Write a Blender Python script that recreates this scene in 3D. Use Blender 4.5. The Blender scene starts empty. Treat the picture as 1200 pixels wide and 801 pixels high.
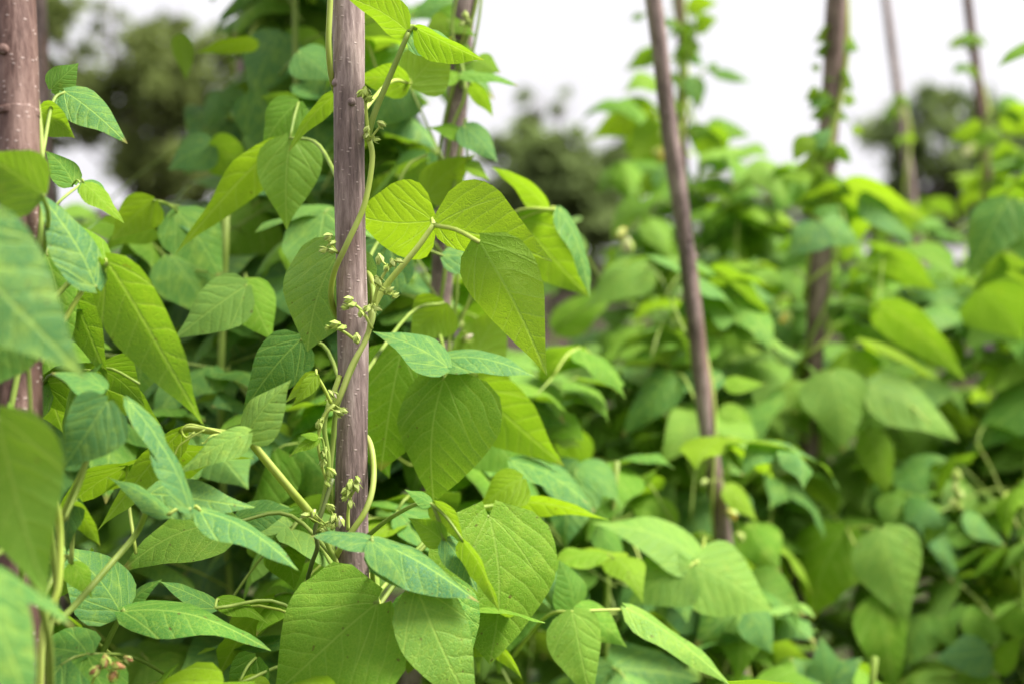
import bpy, math, random
from mathutils import Vector, Matrix, noise
random.seed(11)
sc = bpy.context.scene
COL = sc.collection
R = math.radians

# ---------------------------------------------------------------- camera
CAM = Vector((0, 0, 1.3)); PITCH = R(3.5); LENS = 50.0
F = 1200 * LENS / 36.0
cam_d = bpy.data.cameras.new('camera'); cam = bpy.data.objects.new('camera', cam_d); COL.objects.link(cam)
cam.location = CAM; cam.rotation_euler = (math.pi / 2 - PITCH, 0, 0)
cam_d.lens = LENS; cam_d.sensor_width = 36; cam_d.clip_start = 0.05; cam_d.clip_end = 500
cam_d.dof.use_dof = True; cam_d.dof.focus_distance = 1.09; cam_d.dof.aperture_fstop = 3.6
sc.camera = cam

# ---------------------------------------------------------------- world and sun (bright overcast)
w = bpy.data.worlds.new('World'); sc.world = w; w.use_nodes = True
nt = w.node_tree; nt.nodes.clear()
out = nt.nodes.new('ShaderNodeOutputWorld'); bg = nt.nodes.new('ShaderNodeBackground')
sky = nt.nodes.new('ShaderNodeTexSky'); sky.sky_type = 'NISHITA'; sky.sun_disc = False
SUN_EL, SUN_AZ = 58, 97       # elevation, azimuth from +Y towards +X
sky.sun_elevation = R(SUN_EL); sky.sun_rotation = R(SUN_AZ); sky.dust_density = 6; sky.air_density = 1.5
hs = nt.nodes.new('ShaderNodeHueSaturation'); hs.inputs['Saturation'].default_value = 0.12
mixw = nt.nodes.new('ShaderNodeMix'); mixw.data_type = 'RGBA'; mixw.inputs[0].default_value = 0.85
mixw.inputs[7].default_value = (6.6, 6.5, 6.8, 1)      # even cloud cover
nt.links.new(sky.outputs[0], hs.inputs['Color']); nt.links.new(hs.outputs[0], mixw.inputs[6])
cn = nt.nodes.new('ShaderNodeTexNoise'); cn.inputs['Scale'].default_value = 2.2; cn.inputs['Detail'].default_value = 4
ctc = nt.nodes.new('ShaderNodeTexCoord'); nt.links.new(ctc.outputs['Generated'], cn.inputs['Vector'])
cm = nt.nodes.new('ShaderNodeMapRange'); cm.inputs[1].default_value = .3; cm.inputs[2].default_value = .7; cm.inputs[3].default_value = .93; cm.inputs[4].default_value = 1.07
nt.links.new(cn.outputs['Fac'], cm.inputs[0])
cl = nt.nodes.new('ShaderNodeVectorMath'); cl.operation = 'SCALE'; nt.links.new(mixw.outputs[2], cl.inputs[0]); nt.links.new(cm.outputs[0], cl.inputs['Scale'])
nt.links.new(cl.outputs[0], bg.inputs[0]); bg.inputs[1].default_value = 0.05
nt.links.new(bg.outputs[0], out.inputs[0])
sl = bpy.data.lights.new('sun', 'SUN'); sl.energy = 3.2; sl.angle = R(28); sl.color = (1, .965, .9)
so = bpy.data.objects.new('sun', sl); COL.objects.link(so)
sd = Vector((math.sin(R(SUN_AZ)) * math.cos(R(SUN_EL)), math.cos(R(SUN_AZ)) * math.cos(R(SUN_EL)), math.sin(R(SUN_EL))))
so.rotation_euler = (-sd).to_track_quat('-Z', 'Y').to_euler()
sc.view_settings.view_transform = 'Standard'; sc.view_settings.look = 'None'
sc.view_settings.exposure = 1.82; sc.view_settings.gamma = 1.0; sc.view_settings.use_curve_mapping = False
sc.render.engine = 'CYCLES'
sc.cycles.max_bounces = 7; sc.cycles.diffuse_bounces = 2; sc.cycles.transmission_bounces = 5
sc.cycles.glossy_bounces = 2; sc.cycles.use_denoising = True

# ---------------------------------------------------------------- helpers
FW = Vector((0, math.cos(PITCH), -math.sin(PITCH))); UP = Vector((0, math.sin(PITCH), math.cos(PITCH)))
def P(px, py, d):
    """a point of the garden seen at (px, py) of the photograph, d metres from the camera"""
    return CAM + d * (FW + Vector(((px - 600) / F, 0, 0)) - UP * ((py - 400.5) / F))
def proj(p):
    v = p - CAM; d = v.dot(FW)
    if d < .05: return (1e6, 1e6, d)
    return (600 + F * v.x / d, 400.5 - F * v.dot(UP) / d, d)

def mesh_obj(name, verts, faces, mat, parent=None, smooth=True, uvs=None, data_only=False):
    me = bpy.data.meshes.new(name); me.from_pydata([tuple(v) for v in verts], [], faces)
    if uvs:
        uv = me.uv_layers.new(name='uv')
        buf = []
        for f in faces:
            for i in f: buf.extend(uvs[i])
        uv.data.foreach_set('uv', buf)
    if smooth: me.polygons.foreach_set('use_smooth', [True] * len(me.polygons))
    me.materials.append(mat); me.update()
    if data_only: return me
    o = bpy.data.objects.new(name, me); COL.objects.link(o)
    if parent: o.parent = parent
    return o
def empty(name, loc, label, cat, group=None, kind=None):
    o = bpy.data.objects.new(name, None); COL.objects.link(o); o.location = loc; o.empty_display_size = .05
    o['label'] = label; o['category'] = cat
    if group: o['group'] = group
    if kind: o['kind'] = kind
    return o
def catmull(pts, sub=5):
    pts = [Vector(p) for p in pts]
    if len(pts) < 3: sub = max(sub, 2)
    ext = [pts[0] * 2 - pts[1]] + pts + [pts[-1] * 2 - pts[-2]]; r = []
    for i in range(1, len(ext) - 2):
        a, b, c, d = ext[i - 1:i + 3]
        for k in range(sub):
            t = k / sub
            r.append(.5 * ((2 * b) + (c - a) * t + (2 * a - 5 * b + 4 * c - d) * t * t + (3 * b - a - 3 * c + d) * t ** 3))
    r.append(pts[-1]); return r
def tube_geo(pts, rad, sides=6, V=None, Fc=None, U=None, rough=0.0, seed=0):
    """rad: number or function of 0..1; appended to V, Fc"""
    V = [] if V is None else V; Fc = [] if Fc is None else Fc
    n = len(pts); base = len(V); up = Vector((0.13, .27, .95)); prev = None; L = 0
    for i, p in enumerate(pts):
        t = (pts[min(i + 1, n - 1)] - pts[max(i - 1, 0)])
        if t.length < 1e-9: t = Vector((0, 0, 1))
        t.normalize()
        if prev is None:
            a = t.cross(Vector((1, 0, 0)) if abs(t.x) < .8 else Vector((0, 1, 0))).normalized()
        else:
            a = (prev - t * prev.dot(t)).normalized()
        prev = a; b = t.cross(a); r = rad(i / (n - 1)) if callable(rad) else rad
        if i: L += (p - pts[i - 1]).length
        for k in range(sides):
            an = 2 * math.pi * k / sides; rr = r
            if rough:
                rr *= 1 + rough * noise.noise(Vector((math.cos(an) * 1.2, math.sin(an) * 1.2, L * 9 + seed)))
            V.append(p + (a * math.cos(an) + b * math.sin(an)) * rr)
            if U is not None: U.append((k / sides, L))
    for i in range(n - 1):
        for k in range(sides):
            a0 = base + i * sides + k; a1 = base + i * sides + (k + 1) % sides
            Fc.append((a0, a1, a1 + sides, a0 + sides))
    Fc.append(tuple(base + k for k in reversed(range(sides)))); Fc.append(tuple(base + (n - 1) * sides + k for k in range(sides)))
    return V, Fc
def tube(name, pts, rad, mat, parent=None, sides=6, sub=5, rough=0, seed=0):
    pts = catmull(pts, sub) if sub > 1 else [Vector(p) for p in pts]
    org = parent.matrix_basis.translation if parent and not parent.parent else Vector((0, 0, 0))
    V, Fc = tube_geo([p - org for p in pts], rad, sides, rough=rough, seed=seed)
    return mesh_obj(name, V, Fc, mat, parent)

# ---------------------------------------------------------------- materials
def newmat(name):
    m = bpy.data.materials.new(name); m.use_nodes = True; t = m.node_tree; t.nodes.clear()
    o = t.nodes.new('ShaderNodeOutputMaterial'); return m, t, o
class N:
    """small node-graph writer"""
    def __init__(s, t): s.t = t
    def new(s, ty, **kw):
        n = s.t.nodes.new(ty)
        for k, v in kw.items(): setattr(n, k, v)
        return n
    def set(s, sock, v):
        if isinstance(v, bpy.types.NodeSocket): s.t.links.new(v, sock)
        else: sock.default_value = v
    def math(s, op, a, b=0.0, c=None, clamp=False):
        n = s.new('ShaderNodeMath', operation=op, use_clamp=clamp); s.set(n.inputs[0], a); s.set(n.inputs[1], b)
        if c is not None: s.set(n.inputs[2], c)
        return n.outputs[0]
    def sstep(s, x, lo, hi, a=0.0, b=1.0):
        n = s.new('ShaderNodeMapRange', interpolation_type='SMOOTHSTEP'); s.set(n.inputs[0], x)
        for i, v in enumerate((lo, hi, a, b)): s.set(n.inputs[i + 1], v)
        return n.outputs[0]
    def mix(s, f, a, b, mode='MIX'):
        n = s.new('ShaderNodeMix', data_type='RGBA', blend_type=mode); s.set(n.inputs[0], f); s.set(n.inputs[6], a); s.set(n.inputs[7], b)
        return n.outputs[2]
    def noise(s, vec, scale, detail=2, rough=.5, w=None):
        n = s.new('ShaderNodeTexNoise')
        if w is not None: n.noise_dimensions = '4D'; s.set(n.inputs['W'], w)
        if vec is not None: s.set(n.inputs['Vector'], vec)
        s.set(n.inputs['Scale'], scale); s.set(n.inputs['Detail'], detail); s.set(n.inputs['Roughness'], rough)
        return n.outputs['Fac']
    def ramp(s, x, stops):
        n = s.new('ShaderNodeValToRGB'); s.set(n.inputs[0], x); e = n.color_ramp.elements
        e[0].position, e[0].color = stops[0][0], (*stops[0][1], 1); e[1].position, e[1].color = stops[-1][0], (*stops[-1][1], 1)
        for p, c in stops[1:-1]: k = e.new(p); k.color = (*c, 1)
        return n.outputs[0]
def rgba(*c): return (*c, 1)

def leaf_material():
    m, t, o = newmat('bean leaf'); g = N(t)
    uv = g.new('ShaderNodeUVMap', uv_map='uv').outputs[0]
    sep = g.new('ShaderNodeSeparateXYZ'); g.set(sep.inputs[0], uv); u, v = sep.outputs[0], sep.outputs[1]
    rnd = g.new('ShaderNodeObjectInfo').outputs['Random']
    tone = g.new('ShaderNodeAttribute', attribute_type='OBJECT', attribute_name='tone').outputs['Fac']
    wob = g.noise(uv, 3.0, 1, .5, w=g.math('MULTIPLY', rnd, 37.0))
    av = g.math('ABSOLUTE', v)
    # main rib
    rib = g.sstep(av, g.math('MULTIPLY_ADD', u, -.006, .011), .003, 0, 1)
    rib = g.sstep(av, .004, .013, 1, 0)
    # side veins, alternate on the two halves
    side = g.math('MULTIPLY', g.math('SIGN', v), .23)
    lat = g.math('SUBTRACT', u, g.math('MULTIPLY', av, .72))
    lat = g.math('ADD', lat, g.math('MULTIPLY', g.math('MULTIPLY', av, av), -.5))
    lat = g.math('ADD', lat, g.math('MULTIPLY', wob, .16))
    fr = g.math('FRACT', g.math('ADD', g.math('MULTIPLY', lat, 6.3), g.math('ADD', side, 10.3)))
    tri = g.math('ABSOLUTE', g.math('SUBTRACT', fr, .5))       # 0 on the vein
    latv = g.sstep(tri, .015, .075, 1, 0)
    # pair of strong veins from the leaf base
    bas = g.math('ABSOLUTE', g.math('SUBTRACT', av, g.math('MULTIPLY', g.math('POWER', g.math('MAXIMUM', u, 0), .8), .62)))
    basv = g.math('MULTIPLY', g.sstep(bas, .002, .012, 1, 0), g.sstep(u, .3, .55, 1, 0))
    vein = g.math('MAXIMUM', rib, g.math('MAXIMUM', g.math('MULTIPLY', latv, .5), basv))
    # fine net
    vo = g.new('ShaderNodeTexVoronoi', feature='DISTANCE_TO_EDGE'); g.set(vo.inputs['Vector'], uv); g.set(vo.inputs['Scale'], 34.0)
    net = g.sstep(vo.outputs['Distance'], .0, .10, 1, 0)
    vo2 = g.new('ShaderNodeTexVoronoi', feature='DISTANCE_TO_EDGE'); g.set(vo2.inputs['Vector'], uv); g.set(vo2.inputs['Scale'], 85.0)
    net2 = g.sstep(vo2.outputs['Distance'], .0, .12, 1, 0)
    tj = g.math('ADD', tone, g.math('MULTIPLY_ADD', rnd, .16, -.08), clamp=True)
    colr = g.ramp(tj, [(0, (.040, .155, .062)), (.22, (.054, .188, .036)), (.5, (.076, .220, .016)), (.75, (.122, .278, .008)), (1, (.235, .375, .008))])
    pale = g.new('ShaderNodeAttribute', attribute_type='OBJECT', attribute_name='pale').outputs['Fac']
    colr = g.mix(g.math('MULTIPLY', pale, .65), colr, rgba(.22, .38, .07))
    # mottling: paler yellow between the veins, like the photographed mosaic
    mot = g.noise(uv, 7.0, 4, .6, w=g.math('MULTIPLY', rnd, 91.0))
    motf = g.math('MULTIPLY', g.sstep(mot, .44, .72), g.math('MULTIPLY_ADD', g.math('FRACT', g.math('MULTIPLY', rnd, 7.3)), .55, .15))
    col = g.mix(motf, colr, g.mix(.62, colr, rgba(.36, .50, .07)))
    fine = g.noise(uv, 60.0, 3, .65)
    col = g.mix(g.sstep(fine, .35, .7, .0, .28), col, g.mix(1.0, col, rgba(.5, .58, .42), 'MULTIPLY'))
    col = g.mix(g.math('MULTIPLY', net, .34), col, rgba(.30, .43, .05))
    col = g.mix(g.math('MULTIPLY', net2, .22), col, rgba(.30, .43, .05))
    col = g.mix(g.math('MULTIPLY', vein, .55), col, rgba(.30, .45, .08))
    edge = g.noise(uv, 2.1, 3, .7, w=g.math('MULTIPLY', rnd, 13.0))
    col = g.mix(g.math('MULTIPLY', g.sstep(edge, .62, .75), .30), col, rgba(.30, .31, .03))
    # rare brown specks
    spk = g.noise(uv, 23.0, 0, .5, w=g.math('MULTIPLY', rnd, 51.0))
    col = g.mix(g.math('MULTIPLY', g.sstep(spk, .78, .83), .8), col, rgba(.09, .055, .02))
    tipm = g.math('MULTIPLY', g.sstep(g.math('ADD', u, g.math('MULTIPLY', edge, .25)), 1.0, 1.1), g.math('GREATER_THAN', g.math('FRACT', g.math('MULTIPLY', rnd, 17.0)), .7))
    col = g.mix(g.math('MULTIPLY', tipm, .75), col, rgba(.26, .19, .06))
    back = g.new('ShaderNodeNewGeometry').outputs['Backfacing']
    under = g.mix(.30, g.mix(.25, col, rgba(.22, .34, .10)), rgba(.17, .30, .04))
    colf = g.mix(back, col, under)
    # relief
    puff = g.math('MULTIPLY', g.sstep(tri, .0, .3), g.sstep(av, .0, .12, .3, .9))
    h = g.math('ADD', g.math('MULTIPLY', puff, .55), g.math('MULTIPLY', vein, -.5))
    h = g.math('ADD', h, g.math('MULTIPLY', net, -.34)); h = g.math('ADD', h, g.math('MULTIPLY', net2, -.07))
    h = g.math('ADD', h, g.math('MULTIPLY', mot, .9))
    bp = g.new('ShaderNodeBump'); g.set(bp.inputs['Strength'], .5); g.set(bp.inputs['Distance'], .0019); g.set(bp.inputs['Height'], h)
    pr = g.new('ShaderNodeBsdfPrincipled'); g.set(pr.inputs['Base Color'], colf)
    g.set(pr.inputs['Roughness'], g.math('MULTIPLY_ADD', back, .15, .5)); g.set(pr.inputs['Specular IOR Level'], .17)
    g.set(pr.inputs['Normal'], bp.outputs[0])
    g.set(pr.inputs['Sheen Weight'], .0); g.set(pr.inputs['Sheen Roughness'], .5)
    tr = g.new('ShaderNodeBsdfTranslucent'); g.set(tr.inputs['Normal'], bp.outputs[0])
    tcol = g.mix(.45, g.mix(1.0, col, rgba(1.7, 1.7, .6), 'MULTIPLY'), rgba(.36, .56, .02))
    tcol = g.mix(g.math('MULTIPLY', vein, .35), tcol, rgba(.5, .7, .12))
    g.set(tr.inputs['Color'], tcol)
    mx = g.new('ShaderNodeMixShader'); g.set(mx.inputs[0], g.math('MULTIPLY_ADD', tone, .24, .20))
    t.links.new(pr.outputs[0], mx.inputs[1]); t.links.new(tr.outputs[0], mx.inputs[2]); t.links.new(mx.outputs[0], o.inputs[0])
    return m

def simple_mat(name, stops, scale=20, rough=.6, bump=.3, dist=.002, stretch=(1, 1, 1), transl=None, spec=.3, detail=5):
    m, t, o = newmat(name); g = N(t)
    tc = g.new('ShaderNodeTexCoord').outputs['Object']
    mp = g.new('ShaderNodeMapping'); g.set(mp.inputs[0], tc); mp.inputs['Scale'].default_value = stretch
    n = g.noise(mp.outputs[0], scale, detail, .6)
    c = g.ramp(n, stops)
    rnd = g.new('ShaderNodeObjectInfo').outputs['Random']
    c = g.mix(.5, c, g.mix(1.0, c, g.ramp(rnd, [(0, (.6, .6, .6)), (1, (1.3, 1.3, 1.3))]), 'MULTIPLY'))
    pr = g.new('ShaderNodeBsdfPrincipled'); g.set(pr.inputs['Base Color'], c); g.set(pr.inputs['Roughness'], rough)
    g.set(pr.inputs['Specular IOR Level'], spec)
    bp = g.new('ShaderNodeBump'); g.set(bp.inputs['Strength'], bump); g.set(bp.inputs['Distance'], dist); g.set(bp.inputs['Height'], n)
    g.set(pr.inputs['Normal'], bp.outputs[0])
    if transl:
        tr = g.new('ShaderNodeBsdfTranslucent'); g.set(tr.inputs[0], rgba(*transl)); mx = g.new('ShaderNodeMixShader'); g.set(mx.inputs[0], .3)
        t.links.new(pr.outputs[0], mx.inputs[1]); t.links.new(tr.outputs[0], mx.inputs[2]); t.links.new(mx.outputs[0], o.inputs[0])
    else: t.links.new(pr.outputs[0], o.inputs[0])
    return m

def bark_material(name, dark, mid, light, orange=.25):
    m, t, o = newmat(name); g = N(t)
    tc = g.new('ShaderNodeTexCoord').outputs['Object']
    def mp(sx, sy, sz):
        n = g.new('ShaderNodeMapping'); g.set(n.inputs[0], tc); n.inputs['Scale'].default_value = (sx, sy, sz); return n.outputs[0]
    fib = g.noise(mp(1, 1, .12), 260, 6, .7)
    patch = g.noise(mp(1, 1, .35), 22, 4, .6)
    f2 = g.math('MULTIPLY_ADD', patch, .55, g.math('MULTIPLY', fib, .45))
    col = g.ramp(f2, [(.38, dark), (.5, mid), (.63, light)])
    # lenticels: short pale cross dashes
    vo = g.new('ShaderNodeTexVoronoi'); g.set(vo.inputs['Vector'], mp(1, 1, 1.7)); g.set(vo.inputs['Scale'], 170.0)
    sepc = g.new('ShaderNodeSeparateColor'); t.links.new(vo.outputs['Color'], sepc.inputs[0])
    dots = g.math('MULTIPLY', g.sstep(vo.outputs['Distance'], .10, .30, 1, 0), g.math('GREATER_THAN', sepc.outputs[0], .55))
    col = g.mix(g.math('MULTIPLY', dots, .55), col, rgba(.50, .40, .36))
    vo3 = g.new('ShaderNodeTexVoronoi'); g.set(vo3.inputs['Vector'], mp(1, 1, .6)); g.set(vo3.inputs['Scale'], 38.0)
    sep3 = g.new('ShaderNodeSeparateColor'); t.links.new(vo3.outputs['Color'], sep3.inputs[0])
    scar = g.math('MULTIPLY', g.sstep(vo3.outputs['Distance'], .06, .15, 1, 0), g.math('GREATER_THAN', sep3.outputs[1], .80))
    col = g.mix(g.math('MULTIPLY', scar, .8), col, rgba(.035, .022, .02))
    wear = g.sstep(g.noise(mp(1, 1, .3), 9, 3, .6), .62, .70)
    col = g.mix(g.math('MULTIPLY', wear, orange), col, rgba(.30, .13, .07))
    h = g.math('ADD', g.math('MULTIPLY', fib, .8), g.math('MULTIPLY', dots, .18)); h = g.math('SUBTRACT', h, g.math('MULTIPLY', scar, 1.0))
    bp = g.new('ShaderNodeBump'); g.set(bp.inputs['Strength'], .8); g.set(bp.inputs['Distance'], .0022); g.set(bp.inputs['Height'], h)
    pr = g.new('ShaderNodeBsdfPrincipled'); g.set(pr.inputs['Base Color'], col); g.set(pr.inputs['Roughness'], .62); g.set(pr.inputs['Specular IOR Level'], .35)
    g.set(pr.inputs['Normal'], bp.outputs[0]); t.links.new(pr.outputs[0], o.inputs[0])
    return m

M_LEAF = leaf_material()
M_POLE = bark_material('hazel bark', (.065, .045, .039), (.21, .150, .135), (.44, .345, .315))
M_POLE2 = bark_material('dark hazel bark', (.038, .018, .013), (.105, .055, .043), (.22, .14, .115), .5)
M_POLE3 = bark_material('brown hazel bark', (.06, .040, .030), (.175, .118, .095), (.36, .27, .235), .4)
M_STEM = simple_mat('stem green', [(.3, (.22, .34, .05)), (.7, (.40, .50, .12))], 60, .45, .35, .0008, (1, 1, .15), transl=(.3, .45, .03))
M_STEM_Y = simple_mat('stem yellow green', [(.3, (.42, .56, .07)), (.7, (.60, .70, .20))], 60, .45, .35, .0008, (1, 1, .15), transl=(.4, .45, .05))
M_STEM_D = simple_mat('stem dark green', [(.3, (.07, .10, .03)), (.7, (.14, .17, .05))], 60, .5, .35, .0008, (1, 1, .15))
M_BUD = simple_mat('flower bud', [(.35, (.36, .48, .08)), (.65, (.52, .60, .20))], 90, .5, .3, .001, transl=(.5, .6, .15))
M_PETAL = simple_mat('cream petal', [(.35, (.68, .58, .42)), (.65, (.80, .74, .60))], 60, .5, .3, .001, transl=(.8, .7, .5))
M_YEL = simple_mat('yellow petal', [(.35, (.62, .42, .06)), (.65, (.75, .60, .14))], 60, .5, .3, .001, transl=(.8, .6, .1))
M_DRY = simple_mat('dry flower', [(.35, (.30, .13, .06)), (.65, (.55, .34, .15))], 80, .7, .5, .001)
M_SOIL = simple_mat('soil', [(.3, (.018, .013, .009)), (.55, (.040, .029, .020)), (.75, (.075, .057, .042))], 9, .95, 1.0, .03, detail=9, spec=.1)
M_FENCE = simple_mat('weathered board', [(.3, (.16, .11, .12)), (.7, (.34, .27, .29))], 4, .8, .4, .004, (8, 8, .6))
M_ROOF = simple_mat('pale sheet roof', [(.3, (.20, .19, .21)), (.7, (.28, .265, .29))], 3, .5, .2, .003)
M_WALLB = simple_mat('shed boards', [(.3, (.13, .09, .11)), (.7, (.24, .17, .20))], 4, .8, .4, .004, (6, 6, .5))
M_TRUNK = simple_mat('tree bark', [(.3, (.05, .038, .03)), (.7, (.13, .10, .085))], 6, .9, .8, .03, (1, 1, .3))

# ---------------------------------------------------------------- leaf blades
OUT = [(0, .10), (.03, .48), (.08, .76), (.15, .94), (.24, 1.0), (.34, .975), (.46, .85), (.58, .67), (.70, .475), (.80, .30), (.88, .165), (.945, .07), (1, .0)]
OUT_R = [(0, .10), (.03, .50), (.08, .78), (.15, .94), (.25, 1.0), (.38, .99), (.50, .91), (.62, .76), (.73, .57), (.83, .37), (.90, .21), (.955, .10), (1, .0)]
def wid(t, rnd=0.):
    a = wid_(t, OUT); return a + (wid_(t, OUT_R) - a) * rnd if rnd else a
def wid_(t, OUT):
    for (a, b), (c, d) in zip(OUT, OUT[1:]):
        if t <= c: k = (t - a) / (c - a); return b + (d - b) * k
    return 0
def blade(L, W, nt_=9, nv=6, bulge=.08, fold=.25, cup=0., wave=.03, asym=0., tipcurl=.0, twist=0., seed=0, rnd=0.):
    """leaf blade: base at the origin, tip on +Y at L, W full width, +Z the upper face"""
    rs = random.Random(seed); ph = [rs.uniform(0, 6.28) for _ in range(4)]; V, U, Fc = [], [], []
    sway = rs.uniform(-.05, .05)
    for i in range(nt_ + 1):
        t = (i / nt_); t = t ** 1.12 if t < 1 else 1
        wl = wid(t, rnd) * W / 2 * (1 + .035 * noise.noise(Vector((t * 7, seed * .37, 0))))
        for j in range(nv + 1):
            v = -1 + 2 * j / nv
            x = v * wl * (1 + asym * (1 if v > 0 else -1))
            lob = -(.055 + .05 * rnd) * L * (abs(v) ** 1.3) * max(0, 1 - t / .22)      # rounded shoulders reach behind the stalk
            y = t * L + lob
            ax = abs(x) / L
            z = bulge * L * math.sin(math.pi * min(1, t ** .85)) - fold * (math.sqrt(ax * ax + .0004) - .02) * L + cup * L * ax * ax
            z += wave * L * (math.sin(7.5 * t + ph[0] + (2.1 if v > 0 else 0)) * .6 + math.sin(13 * t + ph[1] + (1 if v > 0 else 3)) * .35) * abs(v) ** 1.6 * min(1, 4 * t, 4 * (1 - t) + .1)
            z -= tipcurl * L * max(0, t - .55) ** 2 * 2.2
            z += twist * x * (t - .3)
            V.append(Vector((x + sway * L * math.sin(math.pi * t), y, z))); U.append((t + lob / L, x / L))
    for i in range(nt_):
        for j in range(nv):
            a = i * (nv + 1) + j; b = a + nv + 1
            Fc.append((a, a + 1, b + 1, b))
    return V, Fc, U

HERO = []          # (px, py, r, depth): kept clear in front of
def protect(px, py, r, d): HERO.append((px, py, r, d))

class Plant:
    def __init__(s, name, base, label, cat='bean plant', group='bean plants climbing the poles'):
        s.o = empty(name, base, label, cat, group); s.base = Vector(base); s.n = 0
    def tube(s, name, pts, rad, mat=None, **k): return tube(name, pts, rad, mat or M_STEM, s.o, **k)

def place_blade(parent_leaf, org, base, tip, Wreal, tone, nloc, mat=None, seed=0, nt_=12, nv=8, **kw):
    a = tip - base; L = a.length; a.normalize()
    n = (nloc - a * nloc.dot(a)).normalized(); sx = a.cross(n).normalized()
    V, Fc, U = blade(L, Wreal, nt_=nt_, nv=nv, seed=seed, **kw)
    o = mesh_obj('leaflet', V, Fc, M_LEAF, parent_leaf, uvs=U)
    M = Matrix((sx, a, n)).transposed().to_4x4(); M.translation = base - org
    o.matrix_basis = M; o['tone'] = float(tone)
    return o

def leaf(plant, specs, stalk=None, srad=.0016, smat=None, rachis=None):
    """one compound leaf read from the photograph: specs = list of dicts / tuples
    (bx,by, tx,ty, w, depth, tone, {options})"""
    plant.n += 1
    first = specs[0]; b0 = P(first[0], first[1], first[5])
    if stalk is None:
        ax, ay = plant.axis_at(b0)
        back = Vector((ax, ay, b0.z - random.uniform(.03, .09)))
        mid = b0.lerp(back, .45) + Vector((0, .03, .02))
        pts = [back, mid, b0]
    else: pts = [P(*q) for q in stalk]
    cp = catmull(pts, 5)
    V, Fc = tube_geo([p - plant.base for p in cp], lambda t: srad * (1.25 - .35 * t), 6)
    for sp in specs:
        bb = P(sp[0], sp[1], sp[5])
        if (bb - b0).length > .004 and rachis is not False:
            e = cp[-1]; mid = (bb + e) / 2 + Vector((0, 0, .003))
            tube_geo([p - plant.base for p in catmull([e, mid, bb], 3)], srad * .75, 6, V, Fc)
    root = mesh_obj('leaf', V, Fc, smat or M_STEM, plant.o)
    for i, sp in enumerate(specs):
        bx, by, tx, ty, wp, d, tone = sp[:7]; op = dict(sp[7]) if len(sp) > 7 else {}
        dt = op.pop('dt', 0.0); roll = R(op.pop('roll', 24)); under = op.pop('under', False); pale = op.pop('pale', 0.); flip = op.pop('flip', 1)
        base, tip = P(bx, by, d), P(tx, ty, d + dt); a = (tip - base).normalized()
        view = ((base + tip) / 2 - CAM).normalized()
        n0 = -(view - a * view.dot(a)).normalized(); s0 = a.cross(n0)
        n1 = n0 * math.cos(roll) + s0 * math.sin(roll); n2 = n0 * math.cos(roll) - s0 * math.sin(roll)
        nv_ = n1 if (n1.z > n2.z) != under else n2
        if flip < 0: nv_ = n2 if nv_ is n1 else n1
        nloc = -nv_ if under else nv_
        W = wp * d / F / math.cos(roll)
        kw = dict(bulge=.07, fold=.2, wave=.03); kw.update(op)
        ob = place_blade(root, Vector((0, 0, 0)) + plant.base, base, tip, W, tone, nloc, seed=plant.n * 31 + i * 7 + int(bx), **kw); ob['pale'] = float(pale)
        cx, cy = (bx + tx) / 2, (by + ty) / 2; ln = math.hypot(tx - bx, ty - by)
        for q in (.3, .65): protect(bx + (tx - bx) * q, by + (ty - by) * q, max(wp, ln * .5) * .36, d)
    return root

# ---------------------------------------------------------------- poles
def pole(label, pts, r0, r1, mat, knots=5, seed=0, group='wooden bean poles', rough=.16, sides=20):
    """pts: world points, top first"""
    base = Vector((pts[-1].x, pts[-1].y, 0)); o = empty('bean_pole', base, label, 'wooden pole', group)
    rs = random.Random(seed)
    cp = catmull(pts, 14); cp = [p + Vector((noise.noise(Vector((p.z * 5, seed, 0))), noise.noise(Vector((0, p.z * 5, seed))), 0)) * r0 * .35 for p in cp]
    V, Fc = tube_geo([p - base for p in cp], lambda t: (r0 + (r1 - r0) * t), sides, rough=rough, seed=seed * 7)
    mesh_obj('shaft', V, Fc, mat, o)
    for k in range(knots):                      # cut twig stubs standing proud of the bark
        i = rs.randrange(3, len(cp) - 3); p = cp[i] - base; an = rs.uniform(math.pi, 2 * math.pi)
        t = i / len(cp); r = r0 + (r1 - r0) * t; dr = Vector((math.cos(an), math.sin(an), .35)).normalized()
        Vk, Fk = tube_geo([p + dr * r * .6, p + dr * r * 1.08, p + dr * r * 1.2], lambda u: r * (.36 - .16 * u), 8)
        mesh_obj('knot', Vk, Fk, mat, o)
    return o, cp

def ground_ext(px0, py0, px1, py1, d0, d1, top=-160):
    """pole seen through two photo points, extended up out of the frame and down into the soil"""
    a, b = P(px0, py0, d0), P(px1, py1, d1); v = (b - a)
    t_top = (2.15 - a.z) / v.z; t_bot = (-.05 - a.z) / v.z
    return [a + v * t_top, a + v * (t_top * .5), a, a.lerp(b, .5), b, b + (a + v * t_bot - b) * .5, a + v * t_bot]

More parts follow.
